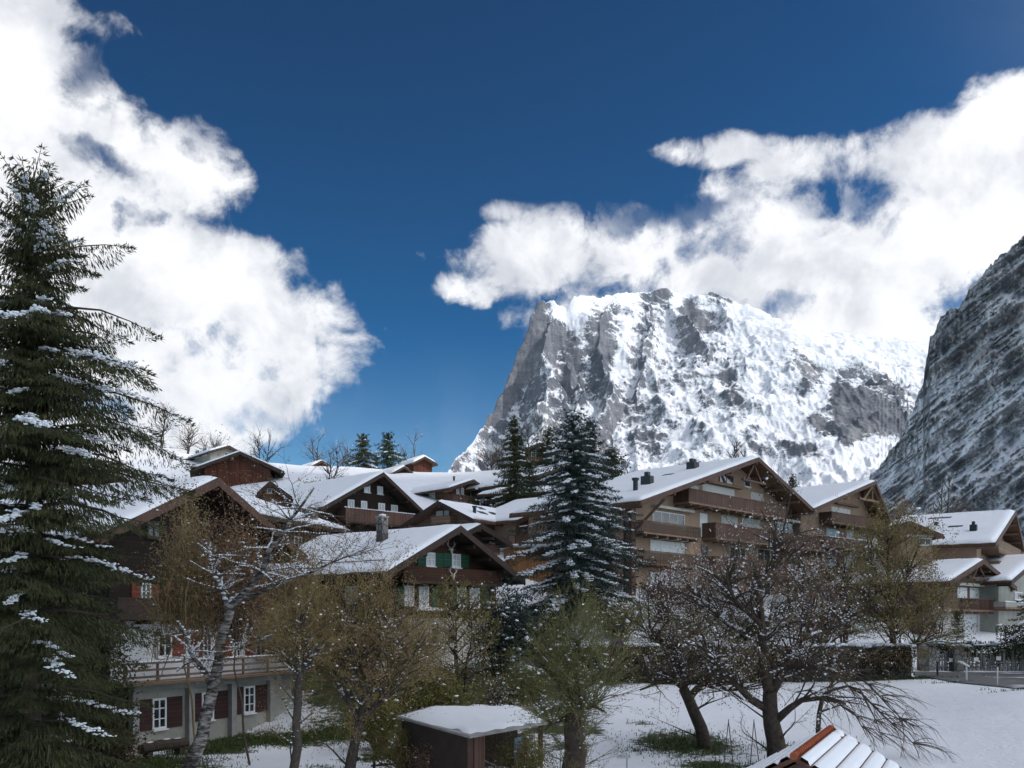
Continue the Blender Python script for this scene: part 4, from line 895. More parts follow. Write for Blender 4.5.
# --- large apartment chalet
h = House('apartment_house', 'large brown apartment chalet with four storeys of balconies behind the blossoming tree', 'apartment house',
          (758.5, 457.5, 91), 48, (640.5, 501), (815, 510.5), 14, 6.0, ov=2.4, side=1.6, wall='brown_plaster', fascia='fascia', thick=.35, snow=.28)
h.window(719, 474.5, 733, 484, nx=2, nz=1, fr='pale_wood'); h.window(744, 477.5, 750, 487, nx=1, nz=1, fr='white')
h.blind(690.5, 485.5, 698, 497); h.blind(702, 486.5, 734, 497.5); h.blind(750.5, 493, 763, 500)
h.ledge(704, 483.8, 739, 486.2, 'pale_wood', .5, name='awning_box')
h.balcony(689, 497.5, 786, 510, depth=1.6, mat='rail_wood', snow=False)
h.window(652, 512.6, 684, 524.5, nx=4, nz=1, fr='white'); h.ledge(652, 508, 690, 510.5, 'cream', .5, name='awning_box')
h.balcony(644, 524, 701, 535.5, depth=1.4, mat='grey_brown_wood', solid=False)
h.blind(699.5, 513.5, 707, 537, 'white'); h.blind(721, 516, 737, 529); h.blind(742, 519, 760, 531); h.window(774, 523, 792, 533, nx=4, nz=1, fr='white')
h.balcony(716, 531, 830, 545, depth=1.5, mat='rail_wood'); h.ledge(770, 519, 796, 521.4, 'cream', .5, name='awning_box')
h.blind(650, 541.5, 684, 554, 'white'); h.ledge(650, 538, 690, 540.5, 'cream', .5, name='awning_box')
h.balcony(644, 553, 702, 565, depth=1.4, mat='grey_brown_wood', solid=False)
h.window(701, 545, 707, 564, nx=1, nz=2, fr='pale_wood'); h.window(729, 547, 745, 560, nx=3, nz=1); h.window(757, 549, 770, 562, nx=2, nz=1); h.balcony(716, 562, 834, 575, depth=1.5, mat='rail_wood')
h.blind(650, 573, 684, 590, 'white'); h.window(715, 580, 730, 596, nx=2, nz=1); h.window(750, 582, 770, 598, nx=3, nz=1)
make('wall', h.slab(h.slab(MB(), 'f', h.wl-.03, h.wr, -1.5, 2.4, .003, .07), 'l', h.y0, h.y1, -1.5, 2.4, .003, .05), M['white_plaster'], h.root)
h.window(611, 519, 619, 527, nx=2, nz=1, plane='l', fr='white'); h.window(611, 548, 618, 557, nx=2, nz=1, plane='l', fr='white')
h.pipe(635.5, 478, 493.5, 'l', .22); h.chimney(643, 472, 651.5, 487, mat='metal', side='l', pots=1, cap=False, depth=1.0); h.chimney(687, 459, 698.5, 471, mat='metal', side='l', pots=2, cap=False); h.skylight(668, 477.5, 'l', 1.0, .6)
# carved gable truss and corner post with strut
m_ = MB(); zt = h.za-.5
m_.bar((-1.6, .5, zt-1.9), (0, .5, zt-.1), .18); m_.bar((1.6, .5, zt-1.9), (0, .5, zt-.1), .18); m_.bar((-2.2, .5, zt-1.75), (2.2, .5, zt-1.75), .2)
m_.box(h.wl-.25, h.wl+.35, h.y0-.6, h.y0-.02, -1, h.zwl-.1); m_.bar((h.wl-.02, h.y0-.3, h.zwl-2.2), (h.L[0]+.5, h.y0-.3, h.zwl-.5), .22); m_.bar((h.wl+.3, h.y0-.3, h.zwl-2.4), (h.wl+2.6, h.y0-1.9, h.zwl+.45), .2)
make('roof_truss', m_, M['fascia'], h.root)
m_ = MB().tube([(h.wl-.12, h.y0+.2, h.zwl-.3), (h.wl-.12, h.y0+.2, -1)], [.09, .09], 8); make('downpipe', m_, M['metal'], h.root)

h = House('apartment_house', 'second brown apartment chalet with deep gable and truss, right of the large one', 'apartment house',
          (875.5, 481, 110), 45, (814, 508.5), (894.5, 529), 10.5, 6.0, ov=2.2, side=1.3, wall='brown_plaster', fascia='fascia', thick=.33, snow=.28)
h.blind(831, 508, 850, 517); h.balcony(832, 516, 884, 526, depth=1.5, mat='rail_wood'); h.ledge(834, 504, 856, 506, 'pale_wood', .4, name='awning_box')
h.window(826, 529, 838, 540, nx=2, nz=1, fr='white'); h.window(846, 531, 853, 541, nx=2, nz=1); h.window(862, 544, 869, 552, nx=2, nz=1, fr='white')
h.window(858, 530, 866, 540, nx=2, nz=1); h.balcony(825, 540, 886, 549, depth=1.4, mat='rail_wood', snow=True); h.window(844, 557, 853, 567, nx=2, nz=1); h.window(828, 556, 836, 566, nx=2, nz=1); h.balcony(825, 568, 888, 578, depth=1.4, mat='rail_wood')
m_ = MB(); zt = h.za-.45
m_.bar((-2.4, .4, zt-2.0), (0, .4, zt-.1), .2); m_.bar((2.0, .4, zt-1.9), (0, .4, zt-.1), .2); m_.bar((-3.4, .4, zt-1.8), (2.6, .4, zt-1.8), .22); m_.bar((0, .4, zt-1.8), (0, .4, zt), .18)
make('roof_truss', m_, M['pale_wood'], h.root)
h.pipe(822, 479, 487, 'l', .2) if False else None

h = House('chalet', 'wide chalet with a broad bright snowy roof, black twin chimney and skylights at right', 'chalet',
          (1015.7, 511, 98), 56, (995.3, 543), ('m', 7.5, .46), 11.4, 5.6, ov=1.7, side=1.3, wall='brown_plaster', fascia='fascia', thick=.3, snow=.25)
h.chimney(969.5, 521.5, 977.5, 533, mat='metal', side='l', pots=2, cap=False); h.pipe(936, 522, 527.5, 'l', .17); h.skylight(940, 520.5, 'l', 2.2, .5); h.skylight(955.5, 529, 'l', 1.3, .5); h.chimney(896, 516, 901, 521, mat='metal', side='l', pots=1, cap=False)
for a in (3.2, 6.2): h.window(0, 0, 0, 0, local=(a, a+1.2, h.zwl-3.4, h.zwl-2.1), plane='l', fr='pale_wood')
h.balcony(999, 545, 1022, 556, depth=1.5, mat='pale_wood'); h.balcony(1000, 565, 1022, 575, depth=1.5, mat='pale_wood'); h.window(1004, 535, 1010, 545, nx=2, nz=1)
h = House('chalet', 'small brown gable wing standing in front of the broad bright roof at right', 'chalet wing',
          (910, 521, 84), 4, (897.5, 527.5), (943.5, 535), 6, 5.4, ov=.8, side=.6, wall='brown_plaster', fascia='fascia', thick=.25, snow=.0)
h.window(919, 538, 931, 545, nx=2, nz=1, fr='white'); h.ledge(904, 535, 932, 537, 'cream', .3); h.window(905, 560, 913, 570, nx=2, nz=1)

h = House('chalet', 'chalet with white roller blinds and vertical plank balcony above the stone pillared fence', 'chalet',
          (983.4, 559.5, 83), 43, (949.5, 581.5), (1016.5, 587), 11, 3.9, ov=1.4, side=.9, wall='grey_brown_wood', fascia='fascia', snow=.22)
h.blind(957, 587.5, 966.6, 598, 'white'); h.blind(969.4, 588, 979.5, 598.6, 'white'); h.ledge(954, 583.8, 988, 586.6, 'cream', .5, name='awning_box')
h.balcony(963, 599, 1001, 610.5, depth=1.4, mat='rail_wood', solid=False); h.balcony(944, 598, 962, 610, depth=1.2, mat='fascia', solid=True)
make('wall', h.slab(MB(), 'f', h.wl-.02, h.wr-.02, -1.5, 2.75, .003, .06), M['cream'], h.root)
yk = h.y0; h.y0 -= .06; h.blind(963, 615, 976, 640, 'white_plaster'); h.blind(977, 615, 985, 640, 'white_plaster'); h.window(988, 616, 993, 640, nx=1, nz=1, fr='white'); h.y0 = yk
m_ = MB(); zt = h.za-.4; m_.bar((-1.5, .4, zt-1.3), (0, .4, zt-.1), .14); m_.bar((1.5, .4, zt-1.3), (0, .4, zt-.1), .14); m_.bar((-2.2, .4, zt-1.2), (2.2, .4, zt-1.2), .16); make('roof_truss', m_, M['fascia'], h.root)
m_ = MB().tube([(h.wl-.1, h.y0+.1, h.zwl-.3), (h.wl-.1, h.y0+.1, -1)], [.08, .08], 8); make('downpipe', m_, M['metal'], h.root)
h = House('chalet', 'grey house with bright snowy roof at the right edge behind the blind windowed chalet', 'house',
          (1040, 556, 92), 50, (1011, 581), ('m', 7, .45), 12, 4.6, ov=1.2, side=.9, wall='grey_plaster', fascia='dark_fascia', snow=.3)
h.window(1014, 592, 1022, 600, nx=2, nz=1); h.balcony(1006, 603, 1040, 608, depth=1.0, mat='concrete', snow=True)

# --- garden shed with flat snowy roof
sx = thing('shed', 'low garden shed with snow on its flat roof, below the green shuttered chalet', 'shed', (0, 0, 0), 0)
def roofp(px, py, z): D = (CZ-z)*F/(py-HY); return Vector(((px-CX)*D/F, D, z))
zr_ = 2.15; q = [roofp(396, 716, zr_), roofp(470, 736, zr_-.1), roofp(548, 722, zr_-.1), roofp(522, 706, zr_+.1), roofp(432, 706, zr_+.15)]
th_ = .08; m_ = MB(); top = [tuple(p) for p in q]; bot = [(p.x, p.y, p.z-th_) for p in q]; n5 = len(q)
m_.v = top+bot; m_.f = [tuple(range(n5)), tuple(reversed(range(n5, 2*n5)))]+[((k+1) % n5, k, n5+k, n5+(k+1) % n5) for k in range(n5)]
make('roof', m_, M['concrete'], sx)
cen = sum(q, Vector())/n5; m_ = MB(); N_ = 26; V = []; 
rngs = np.random.default_rng(8)
ring = []
for k in range(n5):
    for t in np.linspace(0, 1, 12, endpoint=False): ring.append(q[k].lerp(q[(k+1) % n5], t))
V = [tuple(cen+Vector((0, 0, .095)))]; Fq = []
for r_i, r_ in enumerate((.35, .65, .88, .97)):
    for k, p in enumerate(ring):
        e = (1-.06*abs(mn.noise(Vector((k*.35, 1, 2)))) * (2.5 if r_ > .9 else 0)); w = cen.lerp(p, r_*e); V.append((w.x, w.y, w.z+(.09, .085, .06, .006)[r_i]+.03*mn.noise(w*1.5)*(r_ < .9)))
n6 = len(ring)
for k in range(n6):
    k2 = (k+1) % n6; Fq.append((0, 1+k2, 1+k))
    for r_i in range(3): a = 1+r_i*n6; Fq.append((a+k, a+k2, a+n6+k2, a+n6+k))
m_.v = V; m_.f = Fq; make('roof_snow', m_, M['snow'], sx, smooth=True)
ins = [cen.lerp(p, .9) for p in q]; m_ = MB()
for k in (0, 3, 4):
    a, b = ins[k], ins[(k+1) % n5]; d = (b-a); 
    i = len(m_.v); nrm = Vector((d.y, -d.x, 0)).normalized()*.08
    m_.v += [(a.x, a.y, -.5), (b.x, b.y, -.5), (b.x, b.y, b.z-th_-.003), (a.x, a.y, a.z-th_-.003), (a.x+nrm.x, a.y+nrm.y, -.5), (b.x+nrm.x, b.y+nrm.y, -.5), (b.x+nrm.x, b.y+nrm.y, b.z-th_-.003), (a.x+nrm.x, a.y+nrm.y, a.z-th_-.003)]
    m_.f += [(i, i+1, i+2, i+3), (i+7, i+6, i+5, i+4), (i, i+4, i+5, i+1), (i+2, i+6, i+7, i+3)]
make('wall', m_, M['dark_fascia'], sx)
for k in (1, 2):
    a = ins[k]; make('post', MB().box(a.x-.09, a.x+.09, a.y-.09, a.y+.09, -.5, a.z-th_-.003), M['fascia'], sx)
a, b = ins[1], ins[2]; m_ = MB(); w = a.lerp(b, .02)
make('wall', MB().bar((a.x+.1, a.y, 1.0), (a.lerp(b, .18).x, a.lerp(b, .18).y, 1.0), .06, 2.0), M['rail_wood'], sx)
wd = make('window', MB().bar((a.lerp(b, .60).x, a.lerp(b, .60).y+.3, 1.15), (a.lerp(b, .72).x, a.lerp(b, .72).y+.3, 1.15), .05, .9), plain('faded_blue_paint', (.20, .28, .33), .7, .2), sx)
SHED = q

# --- tiled hut roof at the bottom edge
hut = House('garden_hut', 'garden hut with a red ridge tile row and snow streaked tile roof at the bottom right', 'hut',
            (829, 729, 22), 0, ('m', -2.6, .62), ('m', 2.6, .62), 4, -.2, snow=0) if False else None
p0 = pt(832, 728, 24)
hut = thing('garden_hut', 'garden hut with red ridge tiles and snow streaked tiled roof at the bottom edge', 'hut', (p0.x, p0.y, 0), R(-25.7))
HZ, HS, HL, HW = p0.z, .57, 5.6, 3.2
terr = plain('terracotta_tile', (.16, .075, .055), .8, .45, 5, .2, .3)
rngh = np.random.default_rng(12)
m_ = MB().prism([(-HW+.4, -.4), (HW-.4, -.4), (HW-.4, HZ-HS*(HW-.4)-.16), (0, HZ-.18), (-HW+.4, HZ-HS*(HW-.4)-.16)], -HL+.4, -.35); make('wall', m_, M['grey_brown_wood'], hut)
m_ = MB(); nC = 10; cw = HW/nC
for sg in (-1, 1):
    for c in range(nC):
        a, b = c*cw, (c+1)*cw; za, zb = HZ-HS*a, HZ-HS*b
        yy = np.arange(-HL, -.001, .24)
        for y in yy:                       # each pan tile is slightly dished
            pr = [(sg*a, za-.10), (sg*b, zb-.10), (sg*b, zb+.010), (sg*a, za-.014)]
            if sg < 0: pr = pr[::-1]
            m_.prism(pr, y+.012, y+.228)
make('roof', m_, terr, hut)
m_ = MB(); y = -.05
while y > -HL:
    m_.tube([(0, y, HZ+.02), (0, y-.17, HZ+.02), (0, y-.20, HZ+.02)], [.060, .070, .085], 9); y -= .2
make('ridge_tiles', m_, plain('ridge_terracotta', (.42, .12, .055), .75, .3, 6, .2, .2), hut)
m_ = MB()
for sg in (-1, 1):
    for c in range(nC):
        a, b = c*cw+(.09 if c == 0 else .004), (c+1)*cw-.006-(.010 if sg > 0 else 0)
        yv = np.arange(-HL, .001, .09); i0 = len(m_.v); us = np.linspace(a, b, 6)
        for y in yv:
            for ui, u in enumerate(us):
                k_ = 1.05+1.0*mn.noise(Vector((u*1.6, y*1.1, sg*3.0)))+.25*mn.noise(Vector((u*9, y*7, 2)))
                if sg > 0: k_ -= .85*math.exp(-((u-.35)/.40)**2-((y+.45)/.55)**2)*1.6+(.22 if u < .16 else 0)
                else: k_ += .5
                e = 0 if ui in (0, 5) else 1
                hgt = .055*min(1, max(-1.2, k_*3))*(e if k_ > 0 else 1)
                m_.v.append((sg*u, y, HZ-HS*u+.026+hgt-(.02 if not e else 0)))
        for j in range(len(yv)-1):
            for i in range(5):
                q4 = (i0+j*6+i, i0+j*6+i+1, i0+(j+1)*6+i+1, i0+(j+1)*6+i); m_.f.append(q4 if sg > 0 else q4[::-1])
make('roof_snow', m_, M['snow'], hut, smooth=True)
m_ = MB()
for sg in (-1, 1): m_.bar((sg*.0, .03, HZ-.06), (sg*HW, .03, HZ-HS*HW-.06), .05, .16)
make('barge_board', m_, M['metal'], hut)
# ------------------------------------------------------------------ walls, fences and small things
def along(px0, D0, px1, D1, n):
    a = Vector(((px0-CX)*D0/F, D0)); b = Vector(((px1-CX)*D1/F, D1)); return [a.lerp(b, i/n) for i in range(n+1)]
rw = thing('retaining_wall', 'long dark stone retaining wall along the top of the right hand lawn', 'wall', tuple(gp(720, 61.6)), 0)
o0 = rw.location.copy()
m_ = MB(); L = along(555, 61.4, 908, 61.4, 60)
for i in range(60):
    a, b = L[i], L[i+1]; za, zb = 4.15, 4.15
    m_.box(a.x-o0.x, b.x-o0.x-.002, -.75, .55, -1.4, 4.08+.05*mn.noise(Vector((i*.7, 0, 1)))-o0.z)
make('wall', m_, M['dark_stone'], rw)
rng = np.random.default_rng(31)
m_ = MB(); P = []; S = []
for i in range(260):
    a = rng.uniform(L[0].x, L[-1].x); 
    if mn.noise(Vector((a*.25, 3, 3))) < -.05 and rng.random() < .8: continue
    P.append((a-o0.x, rng.uniform(-.8, .6), 4.15-o0.z+rng.uniform(-.05, .1))); S.append((rng.uniform(.2, .55), rng.uniform(.15, .35), rng.uniform(.05, .14)))
blobs(m_, P, S, rng); make('snow', m_, M['snow'], rw, smooth=True)
# ivy and dry stalks over the wall (uncountable)
iv = MB(); n = 9000; ax_ = rng.uniform(L[0].x, L[-1].x, n); dens_ = np.array([mn.noise(Vector((x*.22, 1, 9))) for x in ax_]); keep = rng.random(n) < np.clip(.55+dens_*1.1, .15, 1); ax_ = ax_[keep]; n = len(ax_)
zz = 4.2-np.abs(rng.normal(0, .9, n)); P = np.stack([ax_, 60.5-rng.uniform(0, .25, n)+(zz > 4.1)*rng.uniform(0, 1.2, n), zz], 1)
blades(iv, P, rng.normal(0, 1, (n, 3))+[0, -.6, -.4], rng.uniform(.1, .24, n), rng.uniform(.05, .11, n), rng)
tag(make('ivy', iv, M['hedge']), 'dark ivy and dry growth hanging over the long stone retaining wall', 'ivy', kind='stuff')

iv = MB(); k = rng.random(n) < .6; blades(iv, P[k]+rng.normal(0, .15, (k.sum(), 3))+[0, -.1, 0], rng.normal(0, 1, (k.sum(), 3))+[0, -.4, -.8], rng.uniform(.15, .4, k.sum()), .035, rng); tag(make('dry_growth', iv, M['brown_leaf']), 'dry brown stalks hanging among the ivy on the stone retaining wall', 'dry growth', kind='stuff')
def hedge(px0, D0, px1, D1, hgt, wid, mat, label, seed, snow=.5, name='hedge', leaf=.16, dens=260, base=None, stemmat='twig'):
    r = np.random.default_rng(seed); a = gp(px0, D0); b = gp(px1, D1); L = (b-a).length
    t = thing(name, label, name.replace('_', ' '), tuple(a)); n = int(dens*L*hgt)
    u = r.random(n); c = np.array(a)[None]*(1-u[:, None])+np.array(b)[None]*u[:, None]
    z = r.random(n)**.8*hgt; w = wid*np.sqrt(r.random(n))*np.sign(r.uniform(-1, 1, n))*(1-.35*z/hgt)
    bump_ = np.array([.18*hgt*mn.noise(Vector((x*L*.35, seed, 0))) for x in u]); z = z*(1+bump_/hgt)
    P = np.stack([c[:, 0]-a.x+r.normal(0, .06, n), c[:, 1]-a.y+w, c[:, 2]-a.z+z], 1)
    m = MB(); blades(m, P, r.normal(0, 1, (n, 3))+[0, 0, .5], r.uniform(.6, 1.4, n)*leaf, leaf*.6, r); make('foliage', m, M[mat], t)
    m = MB(); k = max(3, int(L/.5))
    for i in range(k+1):
        q = (b-a)*i/k; m.tube([(q.x, q.y, q.z-.1), (q.x+r.uniform(-.2, .2), q.y, q.z+hgt*.8)], [.04, .015], 4)
    make('stem', m, M[stemmat], t)
    if snow:
        k = int(L*5*snow); P = []; S = []
        for i in range(k):
            f = r.random(); q = (b-a)*f; P.append((q.x, q.y+r.uniform(-.7, .7)*wid, q.z+hgt*(1+.18*mn.noise(Vector((f*L*.35, seed, 0))))*r.uniform(.86, 1.03))); S.append((r.uniform(.12, .42), r.uniform(.1, .3), r.uniform(.05, .11)))
        m = MB(); blobs(m, P, S, r); make('snow', m, M['snow'], t, smooth=True)
    return t
hedge(640, 78, 760, 80, 1.7, .8, 'hedge', 'dark hedge at the foot of the large apartment chalet', 40, .3)
hedge(770, 74, 905, 76, 1.6, .8, 'hedge', 'dark hedge at the foot of the second apartment chalet', 41, .5)
# stone fence of the right hand driveway
fen = thing('fence', 'garden fence of pale upright slabs between stone pillars, hung with three small white plates', 'fence', tuple(gp(924, 66.3)), 0); o0 = fen.location.copy()
def wl(px, D): g = gp(px, D); return (g.x-o0.x, g.y-o0.y, g.z-o0.z)
for px, w in ((923, .30), (957, .34)):
    x, y, z = wl(px, 66.3); make('pillar', MB().box(x-w, x+w, y-.3, y+.3, z-.4, z+1.75), M['stone'], fen)
a = wl(924, 66.4); b = wl(940, 66.4); make('wall', MB().box(a[0], b[0], a[1]+.02, b[1]+.3, min(a[2], b[2])-.4, a[2]+1.45), stone_mat('pale_fieldstone', (.15, .145, .14), (.36, .35, .34), 3.5), fen)
m_ = MB(); rr = random.Random(3); px = 942
while px < 1200:
    x, y, z = wl(px, 66.6); w = rr.uniform(.03, .08); m_.box(x-w, x+w, y-.06, y+.02, z-.2, z+rr.uniform(.8, 1.5)); px += rr.uniform(1.8, 4.6)
    if 954 < px < 961: px = 961
make('slab', m_, plain('weathered_slabs', (.19, .18, .165), .9, .5, 1.5), fen)
for zz in (.45, 1.15):
    a, b = wl(942, 66.7), wl(1180, 66.7); make('rail', MB().bar((a[0], a[1], a[2]+zz), (b[0], b[1], b[2]+zz), .07), M['dark_fascia'], fen)
for px, py in ((951, 660), (975.6, 659.3), (998, 658.3)):
    x, y, z = wl(px, 66.3); q = pt(px, py, 66.3); make('plate', MB().box(x-.16, x+.16, y-.10, y-.07, q.z-o0.z-.13, q.z-o0.z+.13), M['white'], fen)
hedge(925, 67.6, 1085, 67.6, 1.85, .6, 'hedge', 'snow topped hedge running along the stone pillared fence', 42, 1.6)
hedge(1000, 71.0, 1090, 71.0, 2.6, .9, 'hedge', 'tall dark evergreen bushes at the right edge behind the fence', 44, .5, name='bush')
# small posts
def post(name, label, cat, px, D, hgt, r, mat, head=None):
    g = gp(px, D); t = thing(name, label, cat, tuple(g)); make('post', MB().tube([(0, 0, -.2), (0, 0, hgt)], [r, r*.9], 10), M[mat], t)
    if head == 'tilt': make('head', MB().bar((-.48, -.1, hgt+.28), (.12, .02, hgt-.02), .26, .10), M['white'], t)
    if head == 'cap': make('head', MB().box(-.38, .12, -.10, .10, hgt+.001, hgt+.09), M['chrome'], t)
    if head == 'top': make('head', MB().tube([(0, 0, hgt), (0, 0, hgt+.10)], [r*1.5, r*1.1], 10), M[mat], t)
    return t
post('marker_post', 'white post with a tilted flat top at the edge of the driveway', 'post', 966.5, 58.0, .95, .05, 'white', 'tilt')
post('marker_post', 'thin white snow stake further right along the driveway', 'post', 997.5, 54.0, .95, .035, 'white', 'top')
post('bollard', 'short dark bollard where the driveway meets the green bank', 'bollard', 937.5, 62.0, .85, .07, 'metal', 'top')
post('garden_lamp', 'small metal garden lamp with a flat head on the snow at the bottom edge', 'lamp', 627, 36, .75, .035, 'chrome', 'cap')
# bean pole frames
for px0, px1, pxt, D, lab in ((722, 735, 728.5, 35.5, 'left pair of thin bean poles leaning together in the snow'), (749, 761, 754, 35.5, 'right pair of thin bean poles next to the big tree trunk')):
    a, b = gp(px0, D), gp(px1, D-.1); t = thing('bean_poles', lab, 'poles', tuple(a)); c = pt(pxt, 724, D)
    for q in (a, b): d = Vector((c.x-q.x, .05, c.z-q.z)); m_ = MB().tube([q-a, q-a+d*1.08], [.022, .016], 5); make('pole', m_, M['twig'], t)
# old trough/log bench in front of the old house
a = pt(141, 751, 40.2); lb = thing('log_bench', 'old dark wooden log bench against the grey ground floor wall', 'bench', (a.x, a.y, gz(a.x, a.y)), R(60))
make('seat', MB().tube([(0, 0, .42), (1.0, 0, .47), (2.4, 0, .45)], [.22, .25, .21], 9), M['bark'], lb)
for x in (.35, 2.0): make('leg', MB().box(x-.12, x+.12, -.18, .18, -.1, .25), M['bark'], lb)
m_ = MB(); blobs(m_, [(.5, 0, .66), (1.3, 0, .7), (1.9, .05, .66)], [[.25, .1, .03]]*3, rng); make('snow', m_, M['snow'], lb, smooth=True)
# rail fence in front of the shed
fz = thing('rail_fence', 'low wooden two rail fence running up to the shed', 'fence', tuple(gp(375, 38)), 0); o0 = fz.location.copy(); P = []
for px, D in ((374, 38), (401, 38.2), (428, 38.4), (452, 38.6)): x, y, z = wl(px, D); P.append(Vector((x, y, gz(x+o0.x, y+o0.y)-o0.z)))
def wl(px, D): g = gp(px, D); return (g.x-o0.x, g.y-o0.y, g.z-o0.z)
P = [Vector(wl(px, D)) for px, D in ((374, 36.6), (401, 37.2), (428, 37.8), (452, 38.4))]
for p in P: make('post', MB().tube([p-Vector((0, 0, .2)), p+Vector((0, 0, .75))], [.06, .05], 6), M['bark_grey'], fz)
for zz in (.35, .66):
    m_ = MB()
    for i in range(3): m_.tube([P[i]+Vector((-.1, -.06, zz)), P[i+1]+Vector((.1, -.06, zz+.05))], [.045, .035], 6)
    make('rail', m_, M['bark_grey'], fz)
pg = thing('picket_fence', 'few upright garden stakes with a curved pale tube beside the shed door', 'fence', tuple(gp(466, 36.5)), 0)
for i in range(6): make('picket', MB().box(i*.27-.03, i*.27+.03, -.02, .02, -.2, .75+.12*math.sin(i*2.1)), M['grey_brown_wood'], pg)
make('tube', MB().tube([(.5, -.1, 0), (.5, -.1, .6), (.7, -.1, .68), (1.15, -.1, .45), (1.5, -.1, .25)], [.03]*5, 6), M['chrome'], pg)
# low garden walls
g = gp(455, 47); gw_ = thing('garden_wall', 'low grey garden wall with a snow cushion above the shed', 'wall', tuple(g), R(4))
make('wall', MB().box(0, 4.2, 0, .5, -1.2, 1.15), M['concrete'], gw_); m_ = MB(); blobs(m_, [(1.2, .2, 1.2), (2.0, .25, 1.2), (2.7, .25, 1.18)], [[.7, .45, .12], [.8, .5, .14], [.5, .4, .1]], rng, .06); make('snow', m_, M['snow'], gw_, smooth=True)
# purple flowering cushion
g = gp(616, 61.0); g.z = 4.15; pf = thing('flower_cushion', 'round cushion of purple flowers on the terrace edge', 'flowers', (g.x, 60.6, 4.1))
m_ = MB(); n = 900; d = rng.normal(0, 1, (n, 3)); d[:, 2] = abs(d[:, 2]); d /= np.linalg.norm(d, axis=1, keepdims=True); blades(m_, d*[.42, .35, .38], d+rng.normal(0, .5, (n, 3)), .12, .09, rng); make('blossom', m_, plain('purple_petals', (.18, .05, .26), .7, .3, 8), pf)
m_ = MB().tube([(0, 0, -.3), (0, 0, .1)], [.1, .05], 6); make('stem', m_, M['twig'], pf)
# grass tufts round the trunks and along the walls
gr = MB(); P = []
for px, D, a, b, w in GRASS[:22]:
    n = int(220*a*b*w); cx = (px-CX)*D/F; u = rng.normal(0, .5, (n, 2)); P.append(np.stack([cx+u[:, 0]*a, D+u[:, 1]*b], 1))
P = np.concatenate(P); Z = ground(P[:, 0], P[:, 1]); P = np.column_stack([P, Z-.02]); n = len(P)
blades(gr, P, rng.normal(0, .45, (n, 3))+[0, 0, 1], rng.uniform(.08, .22, n), .035, rng); tag(make('grass', gr, M['grass']), 'short green grass tufts showing through the thin snow', 'grass', kind='stuff')
